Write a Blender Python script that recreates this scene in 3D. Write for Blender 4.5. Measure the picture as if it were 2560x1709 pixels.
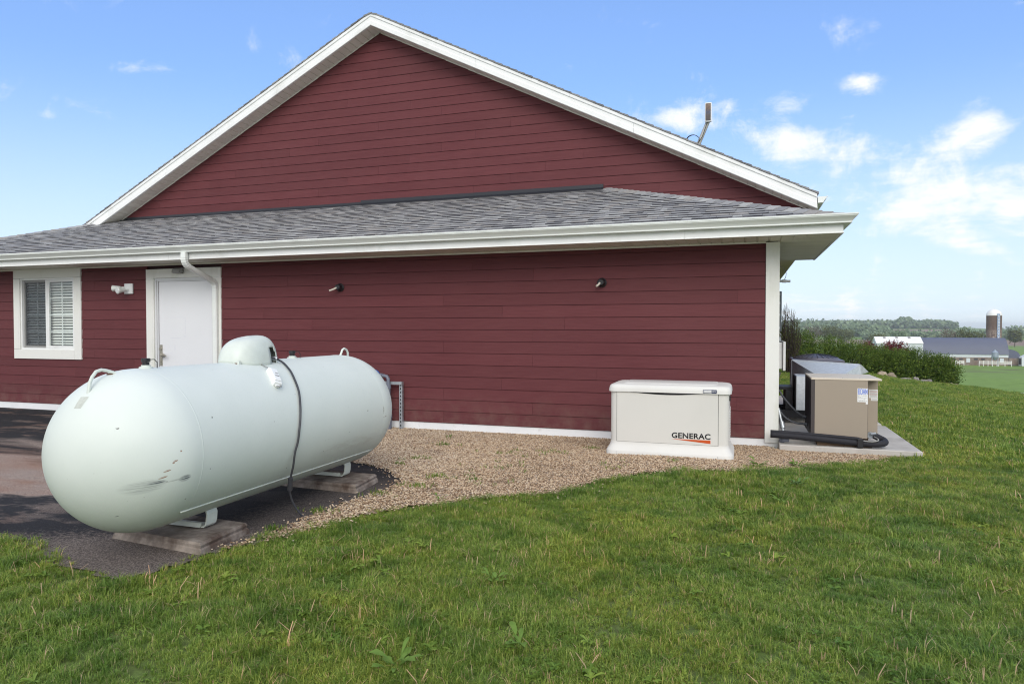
import bpy, math, random
import numpy as np
from mathutils import Vector, Matrix
from mathutils import noise as mnoise

random.seed(7)
rng = np.random.default_rng(7)
for o in list(bpy.data.objects):
    bpy.data.objects.remove(o, do_unlink=True)
scene = bpy.context.scene
COL = scene.collection
rad = math.radians

# ------------------------------------------------------------------ camera
# The eye of the camera is the origin: heights are metres above or below it.
cam_d = bpy.data.cameras.new('camera')
cam_d.sensor_width = 36.0
cam_d.lens = 24.0
cam_d.clip_start = 0.05
cam_d.clip_end = 9000
cam = bpy.data.objects.new('camera', cam_d)
COL.objects.link(cam)
cam.location = (0, 0, 0)
cam.rotation_euler = (rad(90 - 1.208), 0, rad(18.7))
scene.camera = cam

# ------------------------------------------------------------------ light
SUN_EL, SUN_AZ = rad(32), rad(160)       # azimuth clockwise from +Y
SKY_STRENGTH = 0.15
SUN_STRENGTH = 1.7

scene.view_settings.view_transform = 'Standard'
scene.view_settings.look = 'None'
scene.view_settings.gamma = 1.0
scene.view_settings.exposure = 0.26
scene.view_settings.use_curve_mapping = False
scene.cycles.use_denoising = True
scene.cycles.pixel_filter_type = 'BLACKMAN_HARRIS'
scene.cycles.filter_width = 1.1
scene.cycles.max_bounces = 6
scene.cycles.transparent_max_bounces = 8
scene.cycles.volume_bounces = 0

sun_d = bpy.data.lights.new('sun', 'SUN')
sun_d.energy = SUN_STRENGTH
sun_d.angle = rad(40)
sun_d.color = (1.0, 0.95, 0.86)
sun = bpy.data.objects.new('sun', sun_d)
COL.objects.link(sun)
sd = Vector((math.cos(SUN_EL) * math.sin(SUN_AZ), math.cos(SUN_EL) * math.cos(SUN_AZ), math.sin(SUN_EL)))
sun.rotation_euler = sd.to_track_quat('Z', 'Y').to_euler()
sun.location = sd * 30


class NT:
    """small helper for node trees"""
    def __init__(self, tree):
        self.t = tree
        self.N = tree.nodes
        self.L = tree.links
        self.N.clear()

    def n(self, typ, **kw):
        nd = self.N.new(typ)
        for k, v in kw.items():
            setattr(nd, k, v)
        return nd

    def val(self, sock, v):
        if hasattr(v, 'is_output'):
            self.L.new(v, sock)
        elif v is not None:
            sock.default_value = v

    def math(self, op, a, b=None, c=None, clamp=False):
        nd = self.n('ShaderNodeMath', operation=op, use_clamp=clamp)
        for i, v in enumerate((a, b, c)):
            if v is not None:
                self.val(nd.inputs[i], v)
        return nd.outputs[0]

    def vmath(self, op, a, b=None):
        nd = self.n('ShaderNodeVectorMath', operation=op)
        self.val(nd.inputs[0], a)
        if b is not None:
            self.val(nd.inputs[1], b)
        return nd.outputs[0]

    def mix(self, f, a, b, mode='MIX'):
        nd = self.n('ShaderNodeMix', data_type='RGBA', blend_type=mode)
        self.val(nd.inputs[0], f)
        for s, v in ((nd.inputs[6], a), (nd.inputs[7], b)):
            if isinstance(v, (tuple, list)):
                v = tuple(v) + (1,) * (4 - len(v))
            self.val(s, v)
        return nd.outputs[2]

    def noise(self, vec, scale, detail=3, rough=0.55, dist=0.0):
        nd = self.n('ShaderNodeTexNoise')
        if vec is not None:
            self.L.new(vec, nd.inputs['Vector'])
        nd.inputs['Scale'].default_value = scale
        nd.inputs['Detail'].default_value = detail
        nd.inputs['Roughness'].default_value = rough
        nd.inputs['Distortion'].default_value = dist
        return nd.outputs[0]

    def ramp(self, f, stops, interp='LINEAR'):
        nd = self.n('ShaderNodeValToRGB')
        nd.color_ramp.interpolation = interp
        el = nd.color_ramp.elements
        while len(el) < len(stops):
            el.new(0.5)
        for e, (p, c) in zip(el, stops):
            e.position = p
            if isinstance(c, (int, float)):
                c = (c, c, c)
            e.color = tuple(c) + (1,) * (4 - len(c))
        self.L.new(f, nd.inputs[0])
        return nd.outputs[0]

    def maprange(self, v, a, b, c=0.0, d=1.0, smooth=False):
        nd = self.n('ShaderNodeMapRange')
        if smooth:
            nd.interpolation_type = 'SMOOTHSTEP'
        self.val(nd.inputs[0], v)
        for i, x in enumerate((a, b, c, d)):
            nd.inputs[i + 1].default_value = x
        return nd.outputs[0]


# ------------------------------------------------------------------ sky
world = bpy.data.worlds.new('World')
scene.world = world
world.use_nodes = True
W = NT(world.node_tree)
out = W.n('ShaderNodeOutputWorld')
bg = W.n('ShaderNodeBackground')
bg.inputs['Strength'].default_value = SKY_STRENGTH
W.L.new(bg.outputs[0], out.inputs[0])
sky = W.n('ShaderNodeTexSky', sky_type='NISHITA')
sky.sun_disc = False
sky.sun_elevation = SUN_EL
sky.sun_rotation = SUN_AZ
sky.altitude = 200
sky.air_density = 1.0
sky.dust_density = 0.6
sky.ozone_density = 1.6
tc = W.n('ShaderNodeTexCoord')
vdir = tc.outputs['Generated']
sep = W.n('ShaderNodeSeparateXYZ')
W.L.new(vdir, sep.inputs[0])
dx, dy, dz = sep.outputs
az = W.math('ARCTAN2', dx, dy)
el = W.math('ARCSINE', dz)
up = W.math('MAXIMUM', dz, 0.0)
den = W.math('ADD', up, 0.12)
cx = W.math('DIVIDE', dx, den)
cy = W.math('DIVIDE', dy, den)
cmb = W.n('ShaderNodeCombineXYZ')
W.L.new(cx, cmb.inputs[0]); W.L.new(cy, cmb.inputs[1])
nz = W.noise(cmb.outputs[0], 3.0, 8, 0.62, 0.3)
nfine = W.noise(vdir, 13.0, 10, 0.66, 0.5)
# azimuth, elevation (degrees), half widths, weight of each bank of cloud standing in this sky
CLOUDS = [(14.4, 9.39, 3.9, 1.7, 0.0, 1.22),
          (11.75, 10.72, 2.12, 0.9, 0.0, 0.9),
          (15.36, 12.81, 2.07, 1.36, 0.0, 1.1),
          (4.04, 13.83, 2.58, 1.19, 0.0, 0.85),
          (8.24, 12.77, 2.13, 0.92, 0.0, 0.8),
          (2.93, 16.65, 1.49, 0.74, 0.0, 0.85),
          (8.48, 17.59, 1.19, 0.64, 0.0, 0.95),
          (15.45, 5.73, 1.95, 0.66, 0.3, 0.75),
          (14.17, 7.17, 1.76, 0.78, 0.3, 0.8),
          (-6.69, 16.6, 3.26, 0.77, 0.15, 0.82),
          (-1.33, 16.85, 0.73, 0.41, 0.0, 0.62),
          (-46.27, 18.34, 2.33, 0.37, -0.15, 0.62),
          (-52.85, 14.38, 0.75, 0.28, 0.0, 0.6),
          (5.83, 1.68, 4.65, 1.13, 0.0, 0.75),
          (17.37, 8.21, 1.63, 1.5, 0.0, 1.05)]
acc = None
for (a0, e0, wa, we, tilt, wt) in CLOUDS:
    da = W.math('SUBTRACT', az, rad(a0))
    de = W.math('SUBTRACT', el, rad(e0))
    de = W.math('ADD', de, W.math('MULTIPLY', da, tilt))
    q = W.math('ADD', W.math('POWER', W.math('DIVIDE', da, rad(wa * 1.25)), 2.0),
               W.math('POWER', W.math('DIVIDE', de, rad(we * 1.25)), 2.0))
    g = W.math('MULTIPLY', W.math('EXPONENT', W.math('MULTIPLY', q, -0.8)), wt)
    acc = g if acc is None else W.math('MAXIMUM', acc, g)
tex = W.math('ADD', W.math('MULTIPLY', nfine, 0.75), W.math('MULTIPLY', nz, 0.5))
bank = W.maprange(W.math('ADD', W.math('MULTIPLY', acc, 1.08), W.math('MULTIPLY', W.math('SUBTRACT', tex, 0.635), 3.9)), 0.22, 1.38, 0, 1, True)
# broken cloud over the rest of the sky, behind and above the camera
back = W.maprange(W.math('SUBTRACT', W.math('MULTIPLY', dz, 0.5), dy), -0.35, 0.25, 0, 1, True)
deck = W.math('MULTIPLY', W.maprange(nz, 0.34, 0.54, 0, 1, True), back)
cloud = W.math('MAXIMUM', bank, deck)
gam = W.n('ShaderNodeGamma')
gam.inputs[1].default_value = 0.62
W.L.new(sky.outputs[0], gam.inputs[0])
skyc = W.mix(1.0, gam.outputs[0], (1.16, 1.54, 2.25), 'MULTIPLY')
low = W.maprange(dz, -0.03, 0.34, 1, 0, True)
skyc = W.mix(W.math('MULTIPLY', low, 0.75), skyc, (5.0, 5.5, 5.75))
fin = W.mix(cloud, skyc, (5.9, 6.0, 6.2))
W.L.new(fin, bg.inputs[0])


# ------------------------------------------------------------------ materials
MATS = {}


def mat(name, color=(0.5, 0.5, 0.5), rough=0.6, metal=0.0, var=0.0, vscale=3.0, bump=0.0, bscale=40.0,
        dirt=None, dscale=1.5, dlo=0.5, dhi=0.75, spec=0.5, coat=0.0, objvar=0.0, stretch=None, emit=None):
    m = bpy.data.materials.new(name)
    m.use_nodes = True
    T = NT(m.node_tree)
    o = T.n('ShaderNodeOutputMaterial')
    b = T.n('ShaderNodeBsdfPrincipled')
    T.L.new(b.outputs[0], o.inputs[0])
    b.inputs['Roughness'].default_value = rough
    b.inputs['Metallic'].default_value = metal
    b.inputs['Specular IOR Level'].default_value = spec
    b.inputs['Coat Weight'].default_value = coat
    geo = T.n('ShaderNodeNewGeometry')
    pos = geo.outputs['Position']
    if stretch:
        mp = T.n('ShaderNodeMapping')
        mp.inputs['Scale'].default_value = stretch
        T.L.new(pos, mp.inputs[0])
        pos = mp.outputs[0]
    c = tuple(color) + (1,)
    rgb = T.n('ShaderNodeRGB')
    rgb.outputs[0].default_value = c
    cur = rgb.outputs[0]
    if var:
        nn = T.noise(pos, vscale, 4, 0.6)
        f = T.maprange(nn, 0.3, 0.7, 1 - var, 1 + var)
        cur = T.mix(1.0, cur, f, 'MULTIPLY')
    if objvar:
        oi = T.n('ShaderNodeObjectInfo')
        f = T.maprange(oi.outputs['Random'], 0, 1, 1 - objvar, 1 + objvar)
        cur = T.mix(1.0, cur, f, 'MULTIPLY')
    if dirt:
        nn = T.noise(pos, dscale, 6, 0.65)
        f = T.maprange(nn, dlo, dhi, 0, 1)
        cur = T.mix(f, cur, dirt)
    T.L.new(cur, b.inputs['Base Color'])
    if bump:
        nn = T.noise(pos, bscale, 5, 0.6)
        bp = T.n('ShaderNodeBump')
        bp.inputs['Strength'].default_value = min(1.0, bump * 10)
        bp.inputs['Distance'].default_value = bump
        T.L.new(nn, bp.inputs['Height'])
        T.L.new(bp.outputs[0], b.inputs['Normal'])
    m['T'] = 0
    MATS[name] = m
    return m


# ------------------------------------------------------------------ mesh building
class MB:
    def __init__(self):
        self.v = []
        self.f = []
        self.mi = []
        self.cur = 0

    def add(self, vs, fs):
        k = len(self.v)
        self.v.extend([tuple(float(c) for c in p) for p in vs])
        for f in fs:
            self.f.append(tuple(i + k for i in f))
            self.mi.append(self.cur)
        return self

    def box(self, x0, x1, y0, y1, z0, z1):
        v = [(x, y, z) for z in (z0, z1) for y in (y0, y1) for x in (x0, x1)]
        return self.add(v, [(0, 2, 3, 1), (4, 5, 7, 6), (0, 1, 5, 4), (2, 6, 7, 3), (0, 4, 6, 2), (1, 3, 7, 5)])

    def bbox(self, x0, x1, y0, y1, z0, z1, b=0.01):
        """box with all edges chamfered"""
        xs, ys, zs = (x0, x1), (y0, y1), (z0, z1)
        sg = (1, -1)
        V = {}
        vs = []
        for i in (0, 1):
            for j in (0, 1):
                for k in (0, 1):
                    for a in range(3):
                        p = [xs[i] + sg[i] * b, ys[j] + sg[j] * b, zs[k] + sg[k] * b]
                        p[a] = (xs[i], ys[j], zs[k])[a]
                        V[(i, j, k, a)] = len(vs)
                        vs.append(p)
        fs = []
        for a in range(3):
            for s in (0, 1):
                idx = []
                for (p, q) in ((0, 0), (1, 0), (1, 1), (0, 1)):
                    c = [0, 0, 0]
                    c[a] = s
                    c[(a + 1) % 3] = p
                    c[(a + 2) % 3] = q
                    idx.append(V[(c[0], c[1], c[2], a)])
                fs.append(tuple(idx if s else idx[::-1]))
        for i in (0, 1):
            for j in (0, 1):
                for k in (0, 1):
                    fs.append((V[(i, j, k, 0)], V[(i, j, k, 1)], V[(i, j, k, 2)]))
        for a in range(3):
            b1, b2 = (a + 1) % 3, (a + 2) % 3
            for p in (0, 1):
                for q in (0, 1):
                    c = [0, 0, 0]
                    c[b1] = p
                    c[b2] = q
                    c0 = list(c)
                    c1 = list(c)
                    c1[a] = 1
                    fs.append((V[tuple(c0) + (b1,)], V[tuple(c1) + (b1,)], V[tuple(c1) + (b2,)], V[tuple(c0) + (b2,)]))
        return self.add(vs, fs)

    def hexa(self, p8):
        """8 points: bottom ring 4, top ring 4"""
        return self.add(p8, [(3, 2, 1, 0), (4, 5, 6, 7), (0, 1, 5, 4), (1, 2, 6, 5), (2, 3, 7, 6), (3, 0, 4, 7)])

    def tube(self, pts, r, n=8, cap=True, flat=1.0):
        pts = [Vector(p) for p in pts]
        rs = r if isinstance(r, (list, tuple)) else [r] * len(pts)
        vs = []
        fs = []
        prev = None
        for i, p in enumerate(pts):
            if i == 0:
                t = pts[1] - p
            elif i == len(pts) - 1:
                t = p - pts[i - 1]
            else:
                t = (pts[i + 1] - p).normalized() + (p - pts[i - 1]).normalized()
            t.normalize()
            if prev is None:
                a = Vector((0, 0, 1)) if abs(t.z) < 0.9 else Vector((1, 0, 0))
                u = t.cross(a).normalized()
            else:
                u = (prev - t * prev.dot(t)).normalized()
            prev = u
            w = t.cross(u)
            for k in range(n):
                a = 2 * math.pi * k / n
                vs.append(p + u * (math.cos(a) * rs[i]) + w * (math.sin(a) * rs[i] * flat))
        for i in range(len(pts) - 1):
            for k in range(n):
                a, b = i * n + k, i * n + (k + 1) % n
                fs.append((a, b, b + n, a + n))
        if cap:
            fs.append(tuple(range(n))[::-1])
            fs.append(tuple(range((len(pts) - 1) * n, len(pts) * n)))
        return self.add(vs, fs)

    def lathe(self, prof, centre=(0, 0, 0), axis='Z', n=24):
        """prof: list of (radius, height along the axis)"""
        vs = []
        fs = []
        for (r, h) in prof:
            for k in range(n):
                a = 2 * math.pi * k / n
                c, s = r * math.cos(a), r * math.sin(a)
                p = {'Z': (c, s, h), 'Y': (c, h, s), 'X': (h, c, s)}[axis]
                vs.append((p[0] + centre[0], p[1] + centre[1], p[2] + centre[2]))
        for i in range(len(prof) - 1):
            for k in range(n):
                a, b = i * n + k, i * n + (k + 1) % n
                fs.append((a, b, b + n, a + n) if axis != 'Y' else (a, a + n, b + n, b))
        return self.add(vs, fs)

    def prism(self, poly, a0, a1, axis='Y'):
        """poly 2D extruded from a0 to a1 along axis; poly is (x,z) for Y, (y,z) for X, (x,y) for Z"""
        n = len(poly)
        vs = []
        for a in (a0, a1):
            for (p, q) in poly:
                vs.append({'Y': (p, a, q), 'X': (a, p, q), 'Z': (p, q, a)}[axis])
        fs = [tuple(range(n)), tuple(range(n, 2 * n))[::-1]]
        for i in range(n):
            j = (i + 1) % n
            fs.append((i, i + n, j + n, j))
        return self.add(vs, fs)

    def build(self, name, material, parent=None, smooth=False, origin=None, angle=None, fix=True):
        v = np.array(self.v, dtype=float)
        if origin is None:
            lo, hi = v.min(0), v.max(0)
            origin = ((lo + hi) / 2)
            if parent is None:
                origin[2] = lo[2]
        origin = np.array(origin, dtype=float)
        me = bpy.data.meshes.new(name)
        me.from_pydata((v - origin).tolist(), [], self.f)
        mats = material if isinstance(material, (list, tuple)) else [material]
        for m in mats:
            me.materials.append(m)
        if len(mats) > 1:
            me.polygons.foreach_set('material_index', self.mi)
        me.update()
        if fix:
            import bmesh
            bm = bmesh.new()
            bm.from_mesh(me)
            bmesh.ops.recalc_face_normals(bm, faces=bm.faces)
            bm.to_mesh(me)
            bm.free()
        if smooth:
            me.polygons.foreach_set('use_smooth', [True] * len(me.polygons))
            if angle:
                me.set_sharp_from_angle(angle=rad(angle))
        o = bpy.data.objects.new(name, me)
        COL.objects.link(o)
        place(o, origin, parent)
        return o


WORLD_LOC = {}


def place(o, loc, parent=None):
    WORLD_LOC[o.name] = tuple(float(c) for c in loc)
    if parent is not None:
        o.parent = parent
        pl = WORLD_LOC[parent.name]
        o.location = [float(loc[i] - pl[i]) for i in range(3)]
    else:
        o.location = [float(c) for c in loc]


def tag(o, label, cat=None, group=None, kind=None):
    if label:
        o['label'] = label
    if cat:
        o['category'] = cat
    if group:
        o['group'] = group
    if kind:
        o['kind'] = kind
    return o


def thing(name, loc, label, cat, group=None):
    o = bpy.data.objects.new(name, None)
    o.empty_display_size = 0.2
    COL.objects.link(o)
    place(o, loc)
    return tag(o, label, cat, group)


def inst(name, src, loc, parent, rot=None):
    """another object sharing src's mesh"""
    o = bpy.data.objects.new(name, src.data)
    COL.objects.link(o)
    place(o, loc, parent)
    if rot:
        o.rotation_euler = rot
    return o


def text(body, x0, x1, z0, z1, y, material, name, parent, bold=0.0, depth=0.0004, spacing=1.0):
    """lettering facing the camera side (-Y), fitted into a box, as a mesh"""
    c = bpy.data.curves.new(name, 'FONT')
    c.body = body
    c.size = 1.0
    c.offset = bold
    c.resolution_u = 3
    c.space_character = spacing
    tmp = bpy.data.objects.new(name, c)
    COL.objects.link(tmp)
    bpy.context.view_layer.update()
    me = bpy.data.meshes.new_from_object(tmp.evaluated_get(bpy.context.evaluated_depsgraph_get()))
    bpy.data.objects.remove(tmp, do_unlink=True)
    bpy.data.curves.remove(c)
    co = np.array([v.co[:] for v in me.vertices])
    lo, hi = co.min(0), co.max(0)
    k = (co - lo) / np.maximum(hi - lo, 1e-6)
    out_ = np.stack([(k[:, 0] - 0.5) * (x1 - x0), np.zeros(len(co)), (k[:, 1] - 0.5) * (z1 - z0)], 1)
    me.vertices.foreach_set('co', out_.ravel())
    me.materials.clear()
    me.materials.append(material)
    me.update()
    o = bpy.data.objects.new(name, me)
    COL.objects.link(o)
    place(o, ((x0 + x1) / 2, y, (z0 + z1) / 2), parent)
    sol_ = o.modifiers.new('print', 'SOLIDIFY')
    sol_.thickness = depth
    sol_.offset = 0
    return o


# ------------------------------------------------------------------ terrain
def smooth(a, b, x):
    t = np.clip((x - a) / (b - a), 0, 1)
    return t * t * (3 - 2 * t)


FAR_R = np.array([0, 35, 46, 62, 100, 236, 420, 700, 1000, 1600, 2500, 4000])
FAR_Z = np.array([-3.0, -3.4, -4.75, -5.7, -7.6, -12.3, -14.2, -14.0, -11.8, -2.2, 3.5, 3.5])


def ground(x, y):
    x = np.asarray(x, dtype=float)
    y = np.asarray(y, dtype=float)
    xx = np.maximum(x - 2.0, 0)
    xs = np.where(xx < 1.0, xx * xx * 0.5, xx - 0.5) * 1.02
    near = -1.40 - 0.0134 * np.maximum(y - 9, 0) - 0.128 * xs
    # gravel heaped a little round the generator, low hump by the pad
    near = near + 0.085 * np.exp(-(((x + 0.7) / 1.5) ** 2 + ((y - 6.7) / 0.9) ** 2))
    near = near + 0.03 * np.exp(-(((x - 1.8) / 1.6) ** 2 + ((y - 7.6) / 1.6) ** 2))
    near = near + 0.018 * np.sin(x * 1.3 + 0.5) * np.sin(y * 1.1 + 1.0) * smooth(0.2, 1.6, x) 
    near = near + 0.055 * np.exp(-(np.abs((x + 3.7) / 1.7) ** 4 + np.abs((y - 4.0) / 2.3) ** 4))
    r = np.hypot(x, y)
    far = np.interp(r, FAR_R, FAR_Z)
    far = far + 1.3 * np.sin(x / 210 + 1.0) * np.sin(y / 170) * smooth(300, 900, r)
    azd = np.degrees(np.arctan2(x, y))
    far = far - 9.0 * smooth(13.2, 16.5, azd) * smooth(900, 1500, r)
    w = smooth(35, 47, r)
    return near * (1 - w) + far * w


def gz(x, y):
    return float(ground(x, y))


def in_poly(px, py, poly):
    px = np.asarray(px)
    py = np.asarray(py)
    ins = np.zeros(px.shape, bool)
    n = len(poly)
    for i in range(n):
        x0, y0 = poly[i]
        x1, y1 = poly[(i + 1) % n]
        if y0 == y1:
            continue
        c = ((y0 > py) != (y1 > py)) & (px < (x1 - x0) * (py - y0) / (y1 - y0) + x0)
        ins ^= c
    return ins


ASPHALT = [(-15.5, 3.3), (-4.61, 3.14), (-4.31, 3.07), (-3.96, 2.95), (-3.62, 2.90), (-3.34, 2.80), (-3.2, 2.94), (-3.12, 3.13),
           (-3.05, 3.39), (-3.0, 3.63), (-3.0, 3.97), (-3.0, 4.32), (-2.96, 4.5), (-2.93, 4.84), (-2.86, 5.18),
           (-2.95, 5.54), (-3.22, 5.84), (-3.46, 6.0), (-3.7, 6.08), (-4.7, 6.5), (-5.6, 7.2), (-6.2, 8.45), (-15.5, 8.45)]
GRAVEL = [(-3.16, 3.36), (-3.06, 3.60), (-2.9, 3.76), (-2.79, 4.06), (-2.65, 4.49), (-2.44, 4.76), (-2.22, 4.89), (-2.05, 5.17),
          (-1.75, 5.33), (-1.45, 5.55), (-1.24, 5.87), (-0.88, 6.22), (-0.53, 6.38), (0.05, 6.60), (0.37, 6.88), (0.72, 7.18),
          (1.22, 7.72), (1.62, 8.14), (0.3, 8.2), (0.3, 8.45), (-6.2, 8.45), (-5.6, 7.2), (-4.7, 6.5), (-3.7, 6.08), (-3.46, 6.0), (-3.22, 5.84), (-2.95, 5.54),
          (-2.86, 5.18), (-2.93, 4.84), (-2.96, 4.5), (-3.0, 4.32), (-3.0, 3.97), (-3.0, 3.63)]


def lift_near_tank(x, y):
    return 0.055 * np.exp(-(np.abs((np.asarray(x, float) + 3.7) / 1.7) ** 4 + np.abs((np.asarray(y, float) - 4.0) / 2.3) ** 4))


def relay(poly):
    o = []
    for (x, y) in poly:
        k = (1.4 - float(lift_near_tank(x, y))) / 1.4
        o.append((x * k, y * k))
    return o


ASPHALT = relay(ASPHALT)
GRAVEL = relay(GRAVEL)
PAD1 = (0.392, 1.80, 8.15, 10.15)
PAD2 = (0.392, 1.80, 10.42, 14.2)

# ------------------------------------------------------------------ ground sheets
def polar_sheet(name, r0, r1, nr, a0, a1, na, material, geometric=True, hole=None):
    if geometric:
        rr = r0 * (r1 / r0) ** np.linspace(0, 1, nr)
    else:
        rr = np.linspace(r0, r1, nr)
    aa = np.radians(np.linspace(a0, a1, na))
    R, A = np.meshgrid(rr, aa, indexing='ij')
    X, Y = R * np.sin(A), R * np.cos(A)
    Z = ground(X, Y)
    v = np.stack([X, Y, Z], -1).reshape(-1, 3)
    i, j = np.meshgrid(np.arange(nr - 1), np.arange(na - 1), indexing='ij')
    a = (i * na + j).ravel()
    f = np.stack([a, a + 1, a + na + 1, a + na], 1)
    me = bpy.data.meshes.new(name)
    me.from_pydata(v.tolist(), [], f.tolist())
    me.materials.append(material)
    me.polygons.foreach_set('use_smooth', [True] * len(me.polygons))
    me.update()
    if me.polygons[0].normal.z < 0:
        me.flip_normals()
    o = bpy.data.objects.new(name, me)
    COL.objects.link(o)
    WORLD_LOC[o.name] = (0, 0, 0)
    return o


def soil_mat():
    m = bpy.data.materials.new('lawn_soil')
    m.use_nodes = True
    T = NT(m.node_tree)
    o = T.n('ShaderNodeOutputMaterial')
    b = T.n('ShaderNodeBsdfPrincipled')
    T.L.new(b.outputs[0], o.inputs[0])
    b.inputs['Roughness'].default_value = 0.95
    pos = T.n('ShaderNodeNewGeometry').outputs['Position']
    n1 = T.noise(pos, 30, 5, 0.7)
    n2 = T.noise(pos, 0.9, 4, 0.6)
    c = T.ramp(n1, [(0.3, (0.050, 0.060, 0.014)), (0.5, (0.080, 0.125, 0.020)), (0.7, (0.120, 0.175, 0.035))])
    c = T.mix(T.maprange(n2, 0.45, 0.7, 0, 0.35), c, (0.12, 0.105, 0.045))
    T.L.new(c, b.inputs['Base Color'])
    return m


def field_mat():
    m = bpy.data.materials.new('field_crops')
    m.use_nodes = True
    T = NT(m.node_tree)
    o = T.n('ShaderNodeOutputMaterial')
    b = T.n('ShaderNodeBsdfPrincipled')
    T.L.new(b.outputs[0], o.inputs[0])
    b.inputs['Roughness'].default_value = 0.95
    b.inputs['Specular IOR Level'].default_value = 0.1
    pos = T.n('ShaderNodeNewGeometry').outputs['Position']
    ln = T.n('ShaderNodeVectorMath', operation='LENGTH')
    T.L.new(pos, ln.inputs[0])
    dist = ln.outputs['Value']
    n1 = T.noise(pos, 0.5, 5, 0.7)
    n2 = T.noise(pos, 0.02, 4, 0.6)
    green = T.ramp(n1, [(0.3, (0.13, 0.205, 0.045)), (0.7, (0.22, 0.33, 0.08))])
    green = T.mix(T.maprange(n2, 0.42, 0.6, 0, 0.5), green, (0.19, 0.27, 0.09))
    near_edge = T.maprange(dist, 40, 70, 1, 0)
    green = T.mix(T.math('MULTIPLY', near_edge, 0.5), green, (0.06, 0.12, 0.035))
    # strips of ploughed and fallow land across the valley
    wob = T.math('ADD', dist, T.maprange(T.noise(pos, 0.006, 3), 0.3, 0.7, -70, 70))
    brown = T.mix(n1, (0.22, 0.16, 0.12), (0.30, 0.22, 0.17))
    s1 = T.math('MULTIPLY', T.maprange(wob, 640, 660, 0, 1), T.maprange(wob, 880, 900, 1, 0))
    s2 = T.math('MULTIPLY', T.maprange(wob, 1080, 1110, 0, 1), T.maprange(wob, 1480, 1520, 1, 0))
    pink = T.mix(n2, (0.34, 0.22, 0.20), (0.26, 0.18, 0.15))
    c = T.mix(s1, green, brown)
    c = T.mix(s2, c, pink)
    pad = T.math('MULTIPLY', T.maprange(T.noise(pos, 0.09, 3), 0.5, 0.62, 0, 1), T.math('MULTIPLY', T.maprange(dist, 200, 215, 0, 1), T.maprange(dist, 250, 262, 1, 0)))
    c = T.mix(T.math('MULTIPLY', pad, 0.7), c, (0.13, 0.10, 0.075))
    T.L.new(c, b.inputs['Base Color'])
    return m


M_soil = soil_mat()
M_field = field_mat()
lawn = polar_sheet('lawn', 0.6, 38.0, 190, -180, 180, 361, M_soil)
tag(lawn, 'mown lawn of mixed grass sloping away past the red building', 'lawn', kind='structure')
field = polar_sheet('field', 38.0, 950, 110, -75, 110, 190, M_field)
tag(field, 'wide green crop field running down into the valley', 'field', kind='structure')
hills = polar_sheet('hills', 950, 4000, 50, -75, 110, 190, M_field)
tag(hills, 'low far hills with ploughed strips under the horizon', 'hills', kind='structure')


def patch_sheet(name, poly, step, lift, material, jit=0.05):
    px = [p[0] for p in poly]
    py = [p[1] for p in poly]
    xs = np.arange(min(px) - 0.1, max(px) + 0.1, step)
    ys = np.arange(min(py) - 0.1, max(py) + 0.1, step)
    X, Y = np.meshgrid(xs, ys, indexing='ij')
    cx_, cy_ = X[:-1, :-1] + step / 2, Y[:-1, :-1] + step / 2
    nx = jit * (np.sin(cx_ * 9.1 + cy_ * 3.3) + 0.7 * np.sin(cx_ * 23 - cy_ * 17) + 0.5 * np.sin(cy_ * 41 + cx_ * 31))
    ny = jit * (np.sin(cy_ * 8.3 - cx_ * 4.1) + 0.7 * np.sin(cy_ * 19 + cx_ * 27))
    ins = in_poly(cx_ + nx * 0.6, cy_ + ny * 0.6, poly)
    Z = ground(X, Y) + lift
    idx = np.arange(X.size).reshape(X.shape)
    a = idx[:-1, :-1][ins]
    f = np.stack([a, a + idx.shape[1], a + idx.shape[1] + 1, a + 1], 1)
    used = np.unique(f)
    remap = np.full(X.size, -1)
    remap[used] = np.arange(len(used))
    v = np.stack([X, Y, Z], -1).reshape(-1, 3)[used]
    me = bpy.data.meshes.new(name)
    me.from_pydata(v.tolist(), [], remap[f].tolist())
    me.materials.append(material)
    me.polygons.foreach_set('use_smooth', [True] * len(me.polygons))
    me.update()
    if me.polygons[0].normal.z < 0:
        me.flip_normals()
    o = bpy.data.objects.new(name, me)
    COL.objects.link(o)
    WORLD_LOC[o.name] = (0, 0, 0)
    return o


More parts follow.
